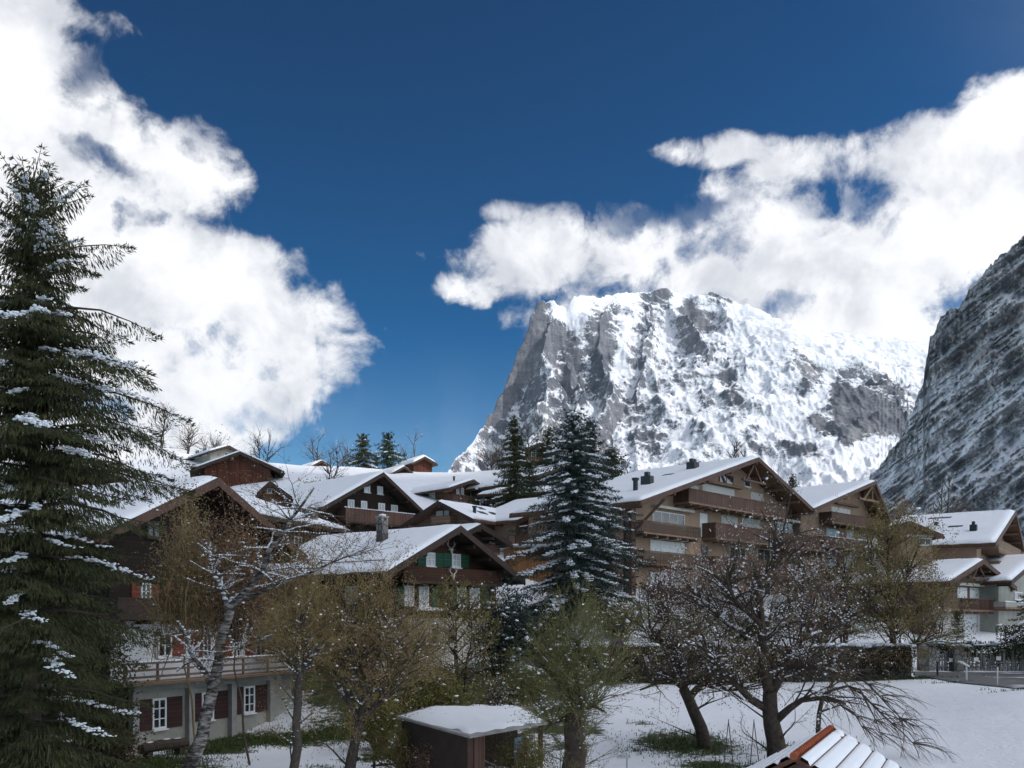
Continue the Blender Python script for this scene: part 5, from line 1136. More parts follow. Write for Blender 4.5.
# ------------------------------------------------------------------ trees
def unit(v): return v/np.maximum(np.linalg.norm(v, axis=-1, keepdims=True), 1e-9)
def spruce(label, px, D, top_py, radius, seed, mat='spruce', whorl=.55, px_size=2.0, droop=.35, snow=.5, first=.06, group=None, base=None, taper=.85, hang=1.0, name='spruce_tree', lean=0, shape=None, cat='spruce', elem=None, density=1.0, gapside=None):
    r = np.random.default_rng(seed); g = gp(px, D) if base is None else Vector(((px-CX)*D/F, D, base)); H = CZ+(HY-top_py)*D/F-g.z
    t = thing(name, label, cat, tuple(g), 0, group); el = elem or max(.05, px_size*D/F)
    tr = MB(); tr.tube([(lean*k/6*H*.1+.04*math.sin(k*2.), .03*math.cos(k*3.), -.3+(H*.97+.3)*k/6) for k in range(7)], [max(.015, .016*H*(1-k/6.15)) for k in range(7)], 9)
    FP, FD, FL, SP, SS = [], [], [], [], []
    z = H*first
    while z < H*.985:
        f = z/H; Lb = radius*(shape(f) if shape else (1-f)**taper)*r.uniform(.82, 1.1)+.12
        nb = int(r.integers(5, 8)) if f < .93 else 4
        a0 = r.uniform(0, 6.28)
        for b in range(nb):
            az = a0+b*6.283/nb+r.uniform(-.35, .35); L = Lb*r.uniform(.5, 1.18); zb = z+whorl*r.uniform(-.5, .5)*(1-f)
            if gapside is not None: L *= gapside(az, f)
            if L < .15: continue
            n = max(4, int(L/(el*1.1))); s = np.linspace(.04, 1, n)
            tp_ = float(sstep(.74, .97, f)); up = (.30+.55*f)*(.5+.5*float(sstep(.45, .65, f)))+tp_*.55; dr_ = droop*(1-f*.7)*(1-tp_)
            zz = zb+L*(up*s-(up*(1-.65*tp_)+dr_)*s**1.7+ .22*np.maximum(0, s-.72)**1.2*1.6)
            wob = np.cumsum(r.normal(0, .02*L, n)); ca, sa = math.cos(az), math.sin(az)
            X = np.stack([ca*L*s-sa*wob, sa*L*s+ca*wob, zz+r.normal(0, .01*L, n)], 1)
            tr.tube([tuple(X[k]) for k in np.linspace(0, n-1, min(5, n)).astype(int)], list(np.linspace(.012*L+.012, .006, min(5, n))), 3, False)
            # side sprays in the branch plane, then hanging sprigs
            m = max(3, int((5+8*hang)*density)); side = np.stack([-sa, ca, 0*ca], -1) if False else np.array([-sa, ca, 0.])
            K = n*m; idx = np.repeat(np.arange(n), m); ss = s[idx]; wdt = L*.30*np.sin(np.pi*np.clip(ss*.92+.06, 0, 1))**.8
            o = r.uniform(-1, 1, K); P = X[idx]+side*(o*wdt)[:, None]; P[:, 2] -= np.abs(o)*wdt*.30+r.random(K)*.05
            dn = np.array([ca, sa, 0.])*.55+side*(o*.9)[:, None]+np.stack([0*o, 0*o, -hang*(.5+r.random(K)*1.2)], 1); tipm = ss > .86; dn[tipm] = dn[tipm]*[1, 1, .2]+[0, 0, .35]
            FP.append(P); FD.append(dn+r.normal(0, .25, (K, 3))); FL.append(el*(1.1+1.9*r.random(K)*(hang*.7+.5))*(.5+.7*np.clip(1.2-ss, .3, 1)))
            if snow > 0 and r.random() < snow*(1 if f > .4 or D > 40 else .5):
                k = (s > r.uniform(.1, .45)) & (s < r.uniform(.8, 1.0)) & (r.random(n) < .85)
                q = np.repeat(X[k], 5, 0); 
                if len(q): q = q+[0, 0, el*.3]+r.normal(0, 1, q.shape)*[L*.028, L*.028, .012]; SP.append(q); kk = (.74 if D < 40 else .60)*r.uniform(.6, 1.4, len(q))*(.45+.55*np.sin(np.pi*np.linspace(.08, .95, len(q)))); SS.append(np.stack([el*kk, el*kk*r.uniform(.7, 1.2, len(q)), el*kk*r.uniform(.4, .6, len(q))], 1))
        z += whorl*(1-f*.45)*r.uniform(.75, 1.2)
    # leader
    k = 90; q = np.stack([r.normal(0, .05, k), r.normal(0, .05, k), H*(.90+.10*r.random(k))], 1); FP.append(q); FD.append(np.stack([r.normal(0, .7, k), r.normal(0, .7, k), np.full(k, .6)], 1)); FL.append(np.full(k, el*2.0))
    make('trunk', tr, M['bark'], t)
    fm = MB(); P = np.concatenate(FP); L = np.concatenate(FL); blades(fm, P, np.concatenate(FD), L, np.maximum(.15*L, el*.34), r); make('crown', fm, M[mat], t)
    if SP: m = MB(); blobs(m, np.concatenate(SP), np.concatenate(SS), r, .3); make('snow', m, M['snow'], t, smooth=True)
    return t
class Grow:
    """limbs, branches and twigs from guide lines or from free growth"""
    def __init__(s, seed, org): s.r = np.random.default_rng(seed); s.m = MB(); s.tw = MB(); s.org = org; s.tips = []; s.limb_pts = []; s.twig_pts = []
    def line(s, pts, r0, r1, n=7, fine=False):
        P = [Vector(p) for p in pts]; Q = [P[0]]
        for a, b in zip(P, P[1:]):
            k = max(1, int((b-a).length/.5)); 
            for i in range(1, k+1): Q.append(a.lerp(b, i/k)+Vector(s.r.normal(0, .035 if i < k else 0, 3)))
        rad = [r0+(r1-r0)*(i/(len(Q)-1))**.9 for i in range(len(Q))]; (s.tw if fine else s.m).tube(Q, rad, n, not fine); s.limb_pts += [(q, rr) for q, rr in zip(Q, rad)]; return Q
    def grow(s, p, d, L, r0, lv, kids, spread, grav, wig=.12, ratio=.62, nseg=4):
        r = s.r; p = Vector(p); d = Vector(d).normalized(); Q = [p.copy()]; ds = []
        for i in range(nseg):
            d = (d+Vector(r.normal(0, wig, 3))+Vector((0, 0, grav))).normalized(); p = p+d*(L/nseg); Q.append(p.copy()); ds.append(d.copy())
        rad = [r0*(1-.62*i/nseg) for i in range(nseg+1)]
        (s.m if r0 > .03 else s.tw).tube(Q, rad, 5 if r0 > .03 else 3, False)
        (s.limb_pts if r0 > .02 else s.twig_pts).extend([(q, rr) for q, rr in zip(Q, rad)])
        if lv <= 0: s.tips += [(q, dd) for q, dd in zip(Q[1:], ds)]; return
        k = kids if isinstance(kids, int) else kids[min(lv-1, len(kids)-1)]
        for j in range(k):
            i = min(nseg-1, int(r.uniform(.2, 1)*nseg)); b = Q[i+1] if j else Q[-1]; dd = ds[i]
            sd_ = Vector(r.normal(0, 1, 3)); sd_ = (sd_-dd*sd_.dot(dd)).normalized(); nd_ = (dd+sd_*spread*r.uniform(.5, 1.3)).normalized()
            s.grow(b, nd_, L*ratio*r.uniform(.7, 1.2), max(.006, r0*(.36 if j else .38)), lv-1, kids, spread, grav, wig, ratio, nseg)
    def finish(s, name, label, cat, bark, twig, leafs=(), snow=0, snow_size=.08, group=None, moss=None, limb_snow=.0):
        r = s.r; t = thing(name, label, cat, tuple(s.org), 0, group); make('trunk', s.m, M[bark], t, smooth=True)
        if not s.tw.empty(): make('twigs', s.tw, M[twig], t)
        T = np.array([tuple(q) for q, d in s.tips]) if s.tips else np.zeros((0, 3)); Dd = np.array([tuple(d) for q, d in s.tips]) if s.tips else T
        for (mat, per, size, wd_, spread_, nm) in leafs:
            if len(T) == 0: break
            n = int(len(T)*per); i = r.integers(0, len(T), n); P = T[i]+r.normal(0, spread_, (n, 3)); m = MB(); blades(m, P, Dd[i]+r.normal(0, .8, (n, 3)), r.uniform(.6, 1.4, n)*size, size*wd_, r); make(nm, m, M[mat], t)
        if snow > 0 or limb_snow > 0:
            P = []; S = []
            if snow > 0 and len(T): n = int(len(T)*snow*.17); i = r.integers(0, len(T), n); P.append(T[i]+[0, 0, .02]); k = r.uniform(.3, 1.15, n)*snow_size*.55; S.append(np.stack([k*1.2, k*1.1, k*.9], 1))
            if limb_snow > 0:
                LP = [(q, rr) for q, rr in s.limb_pts if r.random() < min(1, limb_snow*2.2) and q.z > 1]
                LP = [(q.lerp(q2, u_), rr) for (q, rr), (q2, r2_) in zip(LP, LP[1:]+LP[:1]) for u_ in ((0, .12) if (q-q2).length > 1.2 else (0, .25, .5, .75))]
                if LP: P.append(np.array([(q.x, q.y, q.z+rr*.9) for q, rr in LP])); k = np.array([min(.085, .018+rr*.75)*r.uniform(.5, 1.1) for q, rr in LP]); S.append(np.stack([k*1.3, k*1.1, k*.8], 1))
            m = MB(); blobs(m, np.concatenate(P), np.concatenate(S), r, .4); make('snow', m, M['snow'], t, smooth=True)
        return t
def loc(px, py, D, org): return pt(px, py, D)-org

# --- the big drooping spruce at the left
def side_gap(az, f):
    # fuller towards the village, long low arms
    return 1.0+.12*math.cos(az-.3)
spruce('tall drooping spruce with snow on its arms, at the left edge', 32, 27, 168, 4.5, 7, 'spruce', whorl=.56, droop=.32, snow=.5, first=.05, hang=1.35, elem=.075, base=-.1, shape=lambda f: float(np.interp(f, [0, .3, .54, .64, .745, .86, .95, 1], [.66, .74, .88, .80, .68, .42, .19, .05])), gapside=side_gap, density=1.3)
spruce('lower dark spruce close behind the big left edge spruce', -40, 36, 380, 4.2, 9, 'spruce', whorl=.6, droop=.4, snow=.35, first=.05, hang=1.3, elem=.12, base=0)
# dark yews and bushes in front of the old house
def bush(label, px, D, w, d, hgt, mat, seed, leaf=.14, n=6000, snow=.2, name='bush', stem='twig', z0=0, group=None, base=None, stems=14, up=.4, zlo=.28):
    r = np.random.default_rng(seed); g = gp(px, D); 
    if base is not None: g.z = base
    t = thing(name, label, name.replace('_', ' '), tuple(g), 0, group)
    m = MB(); T = []
    for i in range(stems):
        a = r.uniform(0, 6.28); q = Vector((math.cos(a)*w*r.uniform(.1, .95), math.sin(a)*d*r.uniform(.1, .95), hgt*r.uniform(zlo, 1.0))); q.z *= 1-.45*(abs(q.x)/w)**2
        pts_ = [Vector((q.x*.15, q.y*.15, -.15)), Vector((q.x*.4, q.y*.4, q.z*.45)), Vector((q.x*.8, q.y*.8, q.z*.8)), q]
        if zlo > .4: pts_[0] = Vector((0, 0, hgt*zlo*.75)); pts_[1] = pts_[0].lerp(q, .4)+Vector((0, 0, .1))
        m.tube(pts_, [.035, .028, .018, .008] if zlo > .4 else [.05, .04, .025, .01], 4, False); T.append(q)
        for k in range(7):
            b = pts_[1].lerp(q, r.random()); e = b+Vector((r.normal(0, w*.22), r.normal(0, d*.22), abs(r.normal(0, hgt*.14)))); m.tube([b, b.lerp(e, .5)+Vector((0, 0, .05)), e], [.02, .013, .006], 3, False); T.append(e)
    if zlo > .4: m.tube([(.5, .3, -.2), (.28, .1, hgt*zlo*.2), (.22, .05, hgt*zlo*.4), (-.08, 0, hgt*zlo*.6), (0, 0, hgt*zlo*.78)], [.05, .045, .04, .035, .03], 6)
    make('stems', m, M[stem], t)
    T = np.array([tuple(q) for q in T]); i = r.integers(0, len(T), n); P = T[i]+r.normal(0, 1, (n, 3))*[w*.15, d*.15, hgt*(.12 if hgt < 5 else .075)]; P[:, 2] = np.maximum(P[:, 2], .05)
    m = MB(); blades(m, P, r.normal(0, 1, (n, 3))+[0, 0, up], r.uniform(.6, 1.4, n)*leaf, leaf*.5, r); make('foliage', m, M[mat], t)
    if snow: k = int(30*snow*w); q = P[r.integers(0, n, k)]; q[:, 2] += .03; m = MB(); kk = leaf*r.uniform(.25, .95, k); blobs(m, q, np.stack([kk*1.2, kk, kk*.6], 1), r, .35); make('snow', m, M['snow'], t, smooth=True)
    return t
bush('big dark green yew under the left edge spruce, in front of the old house', 72, 36, 2.2, 1.8, 6.6, 'spruce', 51, .14, 26000, .35, base=-.3, stems=34, up=-.3)
bush('dark green yew at the left edge below the spruce arms', 20, 33, 2.4, 1.8, 6.0, 'spruce', 52, .14, 26000, .35, base=-.3, stems=30, up=-.3)
bush('yellow brown budding shrub in front of the gable of the old house', 186, 38, 1.5, 1.3, 9.6, 'ochre_leaf', 53, .085, 17000, .7, stem='twig_ochre', stems=60, up=.9, zlo=.70)
bush('rusty brown budding shrub with snow clumps left of the birch branches', 236, 38.5, 1.8, 1.4, 8.8, 'brown_leaf', 54, .085, 17000, 1.8, stem='twig', stems=60, up=.9, zlo=.74)
bush('ochre budding shrub below the roof with the square chimney', 292, 50, 2.7, 1.8, 9.6, 'ochre_leaf', 55, .10, 16000, .9, stem='twig_ochre', stems=60, up=.8, zlo=.45)
bush('tangle of dry brambles at the corner of the old house', 108, 37.5, 1.8, 1.0, 1.3, 'brown_leaf', 56, .10, 1600, .4, stems=26)
bush('orange leaved dry beech bush below the old house gallery', 206, 39.6, 1.2, .7, 1.0, 'rust_leaf', 57, .11, 1800, .3, base=6.0-.3, stems=16) if False else None

# --- birch leaning in front of the old house
D = 33.5; org = gp(186, D); org = Vector((org.x, org.y, org.z)); G = Grow(11, org)
def gl(pts_, r0, r1, D0=D, dd=0, n=9): return G.line([loc(px, py, D0+dd*i/max(1, len(pts_)-1), org) for i, (px, py) in enumerate(pts_)], r0, r1, n)
tr_ = [(184, 784), (190, 768), (203, 735), (209, 705), (214, 685), (220, 655), (226, 625), (232, 605)]
gl(tr_, .26, .15)
L1 = gl([(232, 605), (247, 590), (262, 572), (270, 548), (284, 532), (300, 508), (314, 488)], .13, .03, dd=-2)
L2 = gl([(232, 600), (256, 594), (290, 580), (320, 568), (348, 556), (366, 548)], .09, .025, dd=1.5)
L3 = gl([(212, 688), (205, 672), (196, 660), (190, 652), (186, 634), (178, 622)], .12, .03, dd=-1)
L4 = gl([(196, 660), (186, 664), (176, 672)], .05, .02)
L5 = gl([(229, 612), (222, 590), (214, 575), (212, 556), (204, 540)], .08, .02, dd=1)
L6 = gl([(226, 634), (240, 648), (262, 640), (284, 636)], .05, .015, dd=-1)
for Lq, k, ln in ((L1, 34, 1.3), (L2, 28, 1.1), (L3, 16, .9), (L5, 22, 1.1), (L6, 12, .8), (L4, 5, .6)):
    for j in range(k):
        q = Lq[int(G.r.uniform(.25, 1)*(len(Lq)-1))]; G.grow(q, Vector((G.r.normal(0, .7), G.r.normal(0, .7), G.r.uniform(-.1, 1))), ln*G.r.uniform(.6, 1.2), .028, 2, (3, 3), .7, -.01)
G.finish('birch_tree', 'leaning birch with peeling white bark in front of the old house', 'birch', 'birch', 'twig', (('brown_leaf', .5, .07, .5, .03, 'buds'),), .07, .07, limb_snow=.38)

def tree(label, guides, branches, seed, bark='bark', twig='twig', leafs=(), snow=.1, snow_size=.07, D0=35, lv=3, kids=(3, 3, 4), spread=.75, grav=0, ln=1.6, r0=.05, name='bare_tree', cat='tree', limb_snow=.1, px0=None, dirf=None, wig=.13, start=.3, group=None):
    """guides: limbs as ((column,row,extra distance)...), start radius, end radius; branches spring from them"""
    b = guides[0][0][0]; org = gp(b[0], D0); G = Grow(seed, org)
    for gi, (pts_, ra, rb) in enumerate(guides):
        P = [loc(p[0], p[1], D0+(p[2] if len(p) > 2 else 0), org) for p in pts_]
        if gi == 0: P = [Vector((P[0].x, P[0].y, -.25))]+P[0:]
        Q = G.line(P, ra, rb, 9 if gi == 0 else 6)
        k = branches[gi] if gi < len(branches) else branches[-1]
        for j in range(k):
            f = G.r.uniform(start if gi == 0 else .15, 1); q = Q[int(f*(len(Q)-1))]; i = min(len(Q)-1, int(f*(len(Q)-1))+1); ax_ = (Q[i]-Q[i-1]).normalized()
            d = dirf(G.r, ax_) if dirf else (ax_*.5+Vector((G.r.normal(0, .7), G.r.normal(0, .7), G.r.uniform(0, .9))))
            G.grow(q, d, ln*G.r.uniform(.6, 1.2), r0, lv-1, kids, spread, grav, wig)
    return G.finish(name, label, cat, bark, twig, leafs, snow, snow_size, limb_snow=limb_snow, group=group)
# slim tree right of the old house
tree('slim grey trunked tree standing right of the leaning birch', [([(293, 800), (294, 768), (296, 725), (298, 690), (301, 672)], .19, .12), ([(301, 672), (310, 655), (322, 645, .5)], .08, .03), ([(300, 676), (290, 655), (284, 630, -.5)], .08, .03), ([(301, 672), (303, 640), (300, 610, .6)], .08, .02)],
     [8, 22, 26, 30], 61, 'bark_grey', 'twig_ochre', (('olive_leaf', 1.1, .065, .5, .08, 'buds'), ('brown_leaf', .8, .065, .5, .08, 'old_leaves')), .06, kids=(3, 4, 4), D0=32.5, ln=1.1, r0=.035, limb_snow=.12)
# the brown budding tree with forked trunk
tree('wide brown budding tree with forked trunk in the lower left middle', [([(347, 800), (350, 768), (356, 738), (360, 722)], .24, .17), ([(360, 722), (348, 700), (336, 670), (322, 640, -.6)], .13, .03), ([(360, 722), (366, 690), (368, 650), (364, 612, .8)], .13, .03), ([(360, 722), (380, 700), (400, 672), (420, 650, .4)], .12, .03), ([(336, 670), (310, 655), (290, 650, 1)], .07, .02), ([(366, 690), (350, 650), (345, 600, -1)], .08, .02), ([(380, 700), (392, 660), (396, 618, 1)], .08, .02)],
     [4, 26, 30, 26, 22, 28, 24], 62, 'bark_grey', 'twig_ochre', (('brown_leaf', 1.3, .075, .5, .09, 'buds'), ('olive_leaf', 1.0, .08, .5, .09, 'young_leaves')), .025, kids=(3, 4, 4), D0=34.5, ln=1.6, r0=.045, spread=.8, grav=.0, limb_snow=.08)
# green willow with upright shoots
def upw(r, ax_): return Vector((r.normal(0, .55), r.normal(0, .55), r.uniform(.1, 1.1)))
tree('bright green budding willow with thick mossy trunk at the bottom centre', [([(571, 800), (573, 768), (574, 735), (576, 705), (577, 690)], .46, .30), ([(577, 690), (574, 668), (578, 645), (585, 625, .3)], .16, .02), ([(577, 690), (560, 682), (545, 668), (530, 660, -.6)], .16, .03), ([(577, 690), (592, 682), (604, 672), (616, 668, .5)], .14, .03), ([(576, 715), (560, 720), (545, 730, -1)], .12, .03), ([(577, 710), (594, 706), (606, 712, -.8)], .12, .03)],
     [50, 40, 46, 40, 34, 34], 63, 'bark', 'twig_green', (('moss_leaf', .75, .07, .45, .05, 'young_leaves'),), .02, D0=31, ln=1.15, r0=.03, lv=3, kids=(3, 4, 4), spread=.5, grav=.02, dirf=upw, limb_snow=.05, start=.12, name='willow_tree', cat='willow')
# mossy fruit tree on the lawn
tree('leaning fruit tree with mossy trunk on the lawn patch of melted grass', [([(704, 741), (701, 728), (694, 712), (688, 698), (683, 688)], .33, .22), ([(683, 688), (672, 680), (655, 684, -.5), (640, 690, -1)], .14, .04), ([(683, 688), (684, 668), (676, 650, .5), (668, 632, 1)], .18, .04), ([(688, 698), (702, 684), (716, 668, .6), (722, 640, 1)], .18, .04), ([(676, 650, .5), (655, 640), (645, 625, -1)], .09, .03), ([(702, 684), (728, 690, -.5), (744, 700, -1)], .10, .03)],
     [8, 14, 26, 28, 20, 16], 64, 'bark', 'twig', (('olive_leaf', 1.0, .085, .5, .08, 'buds'), ('blossom', .3, .10, .8, .06, 'blossom')), .12, .09, D0=42.5, ln=1.7, r0=.05, limb_snow=.1, name='fruit_tree', cat='fruit tree')
# the big tree in blossom
tree('big dark tree dotted with pale blossom and snow in front of the apartment chalets', [([(777, 756), (776, 742), (772, 725), (770, 708), (770, 692)], .44, .28), ([(770, 692), (764, 660), (762, 625), (758, 590), (752, 560, .5)], .26, .03), ([(772, 712), (752, 700), (734, 682, -.6), (716, 660, -1), (700, 640, -1.4)], .20, .04), ([(770, 695), (786, 668), (800, 640, .8), (806, 600, 1.2), (802, 560, 1.6)], .22, .03), ([(774, 722), (790, 708, -.4), (802, 700, -.8), (822, 698, -1.2), (846, 704, -1.5)], .19, .05), ([(800, 640), (830, 630, .5), (856, 618, 1)], .12, .04), ([(762, 625), (735, 600, -.8), (720, 570, -1.2)], .12, .03), ([(760, 640), (728, 625, .6), (700, 600, 1.4), (684, 585, 1.8)], .12, .03), ([(786, 668), (820, 668, -1), (850, 676, -1.5)], .12, .04), ([(758, 590), (775, 560, -.5), (782, 530, -1)], .07, .02)],
     [6, 30, 22, 30, 12, 20, 24, 24, 16, 16], 65, 'bark', 'twig', (('brown_leaf', .4, .07, .5, .08, 'buds'), ('olive_leaf', .4, .07, .5, .08, 'young_leaves'), ('blossom', .40, .07, .8, .08, 'blossom')), .14, .09, D0=38.5, ln=1.75, r0=.05, limb_snow=.14, name='blossom_tree', cat='tree')
# weeping branches at the right of the lawn
D_ = 38.5
def weep(r, ax_): return Vector((abs(r.normal(.7, .3)), r.normal(0, .3), r.uniform(-.6, .2)))
tree('weeping tree letting long bare branches hang over the snowy lawn', [([(818, 752), (818, 735), (819, 715), (822, 700)], .12, .09), ([(822, 700), (832, 690), (848, 686), (862, 694), (880, 712), (902, 732), (925, 752)], .07, .012), ([(822, 700), (836, 676), (850, 672), (868, 684), (890, 708), (912, 730)], .07, .012), ([(820, 712), (840, 705), (856, 716), (868, 738)], .05, .012), ([(848, 686), (860, 690, -.6), (876, 720, -1), (884, 745, -1)], .04, .01), ([(822, 700), (808, 690), (796, 692), (784, 706)], .04, .01)],
     [3, 30, 28, 16, 14, 8], 66, 'bark', 'twig', (), .012, D0=39.5, ln=1.3, r0=.024, lv=2, kids=(4, 4), spread=.35, grav=-.13, dirf=weep, limb_snow=.0, name='weeping_tree', cat='tree')
# golden larch-like tree by the driveway
tree('golden green budding tree in front of the second apartment chalet', [([(893, 676), (893, 660), (892, 630), (890, 600), (888, 560), (886, 535)], .26, .04), ([(892, 640), (910, 620), (925, 600, .6)], .09, .02), ([(892, 625), (872, 610), (862, 590, -.6)], .09, .02), ([(890, 600), (905, 580), (912, 560, .4)], .07, .02), ([(890, 605), (875, 580), (870, 556)], .07, .02), ([(892, 645), (915, 645), (932, 640, -.5)], .07, .02)],
     [60, 26, 26, 22, 22, 20], 67, 'bark', 'twig_ochre', (('ochre_leaf', 1.7, .14, .45, .14, 'buds'), ('olive_leaf', 1.2, .14, .45, .14, 'young_leaves')), .03, .1, D0=62, ln=2.0, r0=.05, spread=.7, limb_snow=.04, start=.25)
# shrubs and trees in the middle ground
def small_tree(label, px, D, hgt, w, seed, leafs=(), twig='twig', snow=.05, kids=(3, 4, 4), ln=None, r0=.05, grav=.0, trunks=1, base=None, name='bare_tree', cat='tree', lv=3, n=24, snow_size=.1, spread=.7, limb_snow=.05, bark='bark_grey', group=None):
    g = gp(px, D); 
    if base is not None: g.z = base
    G = Grow(seed, g); r = G.r
    for k in range(trunks):
        tx = 0 if trunks == 1 else r.uniform(-.25, .25)*w
        Q = G.line([(tx*.3, 0, -.3), (tx*.6, 0, hgt*.3), (tx+r.normal(0, .05*w), r.normal(0, .05*w), hgt*.65), (tx*1.2, 0, hgt*.95)], hgt*.022/trunks**.5+.03, .02, 6)
        for j in range(n):
            f = r.uniform(.25, .98); q = Q[int(f*(len(Q)-1))]; a = r.uniform(0, 6.28); G.grow(q, Vector((math.cos(a), math.sin(a), .25+1.2*f)), (ln or w*.55)*(1.15-f*.6)*r.uniform(.7, 1.2), r0, lv-1, kids, spread, grav)
    return G.finish(name, label, cat, bark, twig, leafs, snow, snow_size, limb_snow=limb_snow, group=group)
small_tree('brown green budding tree in front of the cream ground floor of the green shuttered chalet', 462, 54, 5.6, 3.4, 71, (('olive_leaf', 1.3, .11, .5, .1, 'young_leaves'),), 'twig_ochre', .06, trunks=3, n=24)
small_tree('thin budding tree at the left corner of the green shuttered chalet', 398, 50, 4.8, 3.6, 72, (('moss_leaf', .7, .11, .5, .1, 'young_leaves'), ('brown_leaf', .8, .1, .5, .1, 'buds')), 'twig_ochre', .06, trunks=3, n=24)
small_tree('pale blossoming small tree between the willow and the shed', 497, 41, 3.4, 2.8, 73, (('moss_leaf', .5, .09, .5, .05, 'young_leaves'), ('blossom', .22, .07, .8, .05, 'blossom')), 'twig', .06, trunks=2, n=16, ln=1.2)
bush('dark evergreen bush dotted with snow at the right corner of the green shuttered chalet', 503, 57, 2.2, 1.5, 4.8, 'spruce_blue', 74, .18, 9000, 3.2, stems=26)
bush('dark evergreen bush at the foot of the tall snow laden spruce', 548, 66, 2.2, 1.5, 2.8, 'spruce', 75, .18, 6000, 1.5, stems=22)
bush('round green brown bush on the bank above the shed', 440, 49, 2.0, 1.2, 2.4, 'olive_leaf', 76, .13, 4500, .5, stems=24)
bush('green bush on the bank behind the willow', 520, 52, 2.4, 1.4, 2.2, 'moss_leaf', 77, .13, 4500, .7, stems=24)
bush('low dark shrub left of the shed roof', 380, 43, 1.8, 1.2, 2.4, 'olive_leaf', 78, .12, 4500, .6, stems=24)
bush('dark reddish bare shrub at the left corner of the large apartment chalet', 664, 72, 2.0, 1.4, 4.6, 'rust_leaf', 79, .10, 1600, .2, stem='twig_red', stems=60, up=.8)
small_tree('pinkish blossoming shrub in front of the lowest apartment balconies', 700, 66, 4.6, 5.0, 80, (('blossom', .34, .15, .8, .09, 'blossom'),), 'twig_red', .12, trunks=4, n=18, snow_size=.12, bark='twig_red')
small_tree('pale blossoming shrub below the second apartment chalet', 845, 66, 5.6, 5.0, 81, (('blossom', .26, .15, .8, .09, 'blossom'),), 'twig', .12, trunks=4, n=18, snow_size=.12)
small_tree('thin rose coloured blossoming tree left of the roller blind windows', 936, 72, 4.2, 1.8, 82, (('blossom', .30, .14, .8, .07, 'blossom'),), 'twig_red', .04, trunks=2, n=12)
spruce('small dark cypress at the corner of the roller blind chalet', 957, 74, 612, .95, 83, 'spruce', whorl=.3, snow=.05, first=.0, hang=.2, elem=.12, taper=.5, droop=-.1, name='cypress', cat='cypress')
spruce('dark pine branch tree reaching in at the right edge', 1036, 66, 575, 3.0, 84, 'spruce', whorl=.6, snow=.2, first=.2, hang=.5, elem=.14)

bush('low dark twiggy shrub in front of the left end of the shed', 407, 36.2, 1.6, .7, 2.0, 'olive_leaf', 90, .07, 8000, .6, stems=26, stem='twig_ochre')
bush('brown twiggy shrub in front of the shed corner post', 450, 34.4, 1.3, .6, 1.7, 'brown_leaf', 91, .07, 6000, .5, stems=26, stem='twig')
bush('loose olive shrub in front of the open right end of the shed', 520, 34.5, 1.3, .7, 1.7, 'olive_leaf', 92, .08, 4200, .5, stems=26, stem='twig_ochre')
bush('olive bush on the terrace wall right of the tall snowy spruce foot', 622, 64, 2.6, 1.2, 2.4, 'olive_leaf', 93, .14, 5000, 1.2, stems=30)
bush('dark green bush on the terrace behind the big dark tree', 745, 64.5, 3.2, 1.2, 2.2, 'spruce', 94, .15, 6000, 1.4, stems=30)
bush('brown winter bush on the terrace left of the golden green tree', 822, 65, 3.0, 1.2, 2.3, 'brown_leaf', 95, .14, 5000, 1.4, stems=36)
bush('low ochre bush on the terrace right of the purple flowers', 668, 64.2, 2.2, 1.0, 1.5, 'ochre_leaf', 96, .13, 3000, 1.0, stems=26)
# --- the snow laden double spruce in the middle
spruce('tall snow laden spruce in the picture middle', 574, 68, 411, 6.6, 21, 'spruce_blue', whorl=.62, px_size=2.0, droop=.30, snow=.95, first=.02, hang=.9, taper=.80, density=1.1)
spruce('slimmer spruce grown against the right of the tall snow laden spruce', 590, 70.5, 421, 5.6, 22, 'spruce_blue', whorl=.65, px_size=2.0, droop=.30, snow=.55, first=.05, hang=.9, taper=.80)
spruce('slender spruce left of the middle, in front of the snowy hill', 514, 104, 416, 3.9, 23, 'spruce', whorl=.75, px_size=1.7, snow=.5, first=.03, hang=.9, taper=.72)
spruce('dark green conifer grown against the right foot of the slender spruce', 530, 101, 462, 3.0, 24, 'spruce_green', whorl=.6, px_size=1.7, snow=.05, first=.02, hang=.4, taper=.55)
spruce('small spruce by the hilltop chalet behind the middle spruces', 549, 150, 429, 4.4, 25, 'spruce', whorl=.9, px_size=1.7, snow=.35, first=.05, hang=.6, taper=.45)
spruce('bushy spruce right of the tall snow laden spruce', 613, 118, 448, 3.6, 26, 'spruce', whorl=.7, px_size=1.7, snow=.3, first=.03, hang=.6, taper=.5)
spruce('left one of the two spruces between the hilltop barns', 363, 172, 435, 4.6, 27, 'spruce', whorl=1.0, px_size=1.6, snow=.35, first=.05, hang=.7, taper=.8)
spruce('right one of the two spruces between the hilltop barns', 388, 172, 434, 4.2, 28, 'spruce_green', whorl=1.0, px_size=1.6, snow=.35, first=.05, hang=.7, taper=.6)
spruce('dark thin conifer between the two apartment chalet roofs', 792.5, 118, 474, 1.0, 29, 'spruce', whorl=.5, px_size=1.5, snow=.0, first=.03, hang=.3, taper=.3)
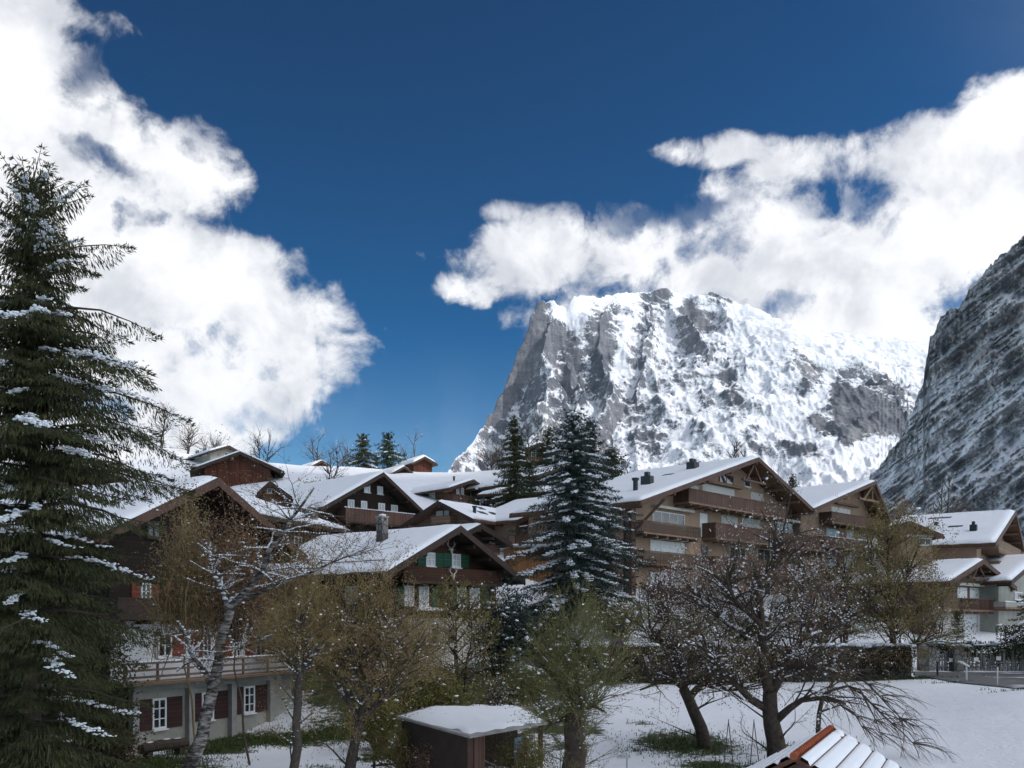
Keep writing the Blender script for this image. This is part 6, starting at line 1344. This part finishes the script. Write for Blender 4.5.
# bare trees on the crest
for px, D, hgt, w, s_, lab, nn in ((415, 182, 8.0, 4.5, 101, 'tall thin bare tree right of the hilltop spruces', 1), (345, 184, 5.5, 5.0, 102, 'low bare tree left of the hilltop spruces', 2), (316, 182, 7.2, 4.6, 103, 'bare tree behind the leftmost little hilltop barn', 2), (400, 186, 5.2, 5.0, 104, 'grey bare tree behind the middle hilltop barn', 2),
                           (160, 165, 8.8, 4.2, 105, 'frosted bare trees beside the snowy mound at left', 3), (186, 165, 4.8, 4.5, 106, 'brown bare bush tree right of the snowy mound', 3), (214, 175, 3.6, 6.0, 107, 'low bare tree behind the pale house', 3), (262, 130, 5.5, 4.4, 108, 'bare tree behind the right end of the big red barn', 2),
                           (300, 84, 5.2, 3.4, 109, 'bare tree above the roof with the stone chimney', 2), (500, 170, 4.6, 4.0, 110, 'brown bare tree left of the slender spruce', 3), (490, 176, 3.4, 5, 111, 'low brown bushes on the crest under the mountain', 3), (532, 160, 9.5, 5.0, 112, 'tall brown bare tree behind the middle spruces', 2), (600, 158, 8.5, 5.0, 113, 'bare tree left of the bushy spruce', 2), (635, 160, 7.6, 5.0, 114, 'bare tree behind the apartment flue pipe', 2)):
    small_tree(lab, px, D, hgt, w, s_, (), 'twig', .05, trunks=nn, n=14, r0=.07, snow_size=.14, kids=(3, 3, 3), limb_snow=.03)
for px, D, top, w, s_, lab in ((732, 135, 434, 4.2, 121, 'bare tree behind the ridge of the large apartment chalet'), (740, 140, 440, 3.6, 122, 'second bare tree close by, behind the same ridge'), (946, 150, 470, 5.5, 123, 'dark bare tree before the cliff, behind the broad bright roof'), (905, 150, 500, 5, 124, 'low bare tree right of the second apartment chalet gable'), (795, 135, 482, 3.4, 125, 'small tree seen between the apartment roofs')):
    g = gp(px, D); small_tree(lab, px, D, CZ+(HY-top)*D/F-g.z, w, s_, (), 'twig', .03, trunks=2, n=18, r0=.10, kids=(3, 3, 4), limb_snow=.02)
for px, D, top, w, s_, mat, lab in ((620, 145, 482, 7, 131, 'rust_leaf', 'low rust brown bush line behind the roofs left of the apartment chalet'), (655, 145, 477, 6, 132, 'olive_leaf', 'round green bush above the apartment roof'), (925, 145, 506, 7, 133, 'ochre_leaf', 'golden brown bush behind the broad bright roof, left'), (965, 145, 508, 6, 134, 'brown_leaf', 'brown bush behind the broad bright roof, middle'), (905, 140, 508, 4, 135, 'brown_leaf', 'small brown bush beside the second apartment gable'), (850, 150, 508, 8, 136, 'brown_leaf', 'brown bush behind the second apartment roof')):
    g = gp(px, D); bush(lab, px, D, w*.5, 2, CZ+(HY-top)*D/F-g.z, mat, s_, .35, 2600, .8, stems=24)

bush('brown bush between the little yellowish gable and the hill snow', 292, 104, 3.4, 1.6, 3.0, 'brown_leaf', 141, .22, 3000, 1.0, stems=30)
bush('dark twiggy bush on the snow left of the black chalet roof', 315, 112, 3.0, 1.6, 2.6, 'olive_leaf', 142, .22, 2400, 1.0, stems=30)
small_tree('bare tree rising behind the black chalet roof at left', 330, 118, 5.4, 3.4, 143, (), 'twig', .05, trunks=2, n=16, r0=.06, snow_size=.12, kids=(3, 3, 3))
bush('dark bush row below the snowy hill beside the slender spruce', 492, 112, 3.2, 1.6, 2.6, 'hedge', 144, .22, 3000, 1.2, stems=30)

for o_ in list(SC.objects):
    if o_.parent and o_.name.split('.')[0] == 'snow': o_['kind'] = 'stuff'
    lb = o_.get('label', '')
    if 'little hilltop barns' in lb: o_['group'] = 'little barns on the hilltop'
    if 'between the hilltop barns' in lb: o_['group'] = 'spruces between the hilltop barns'
    if o_.get('category') == 'poles': o_['group'] = 'bean poles in the snow'
    if o_.get('category') == 'apartment house': o_['group'] = 'brown apartment chalets'
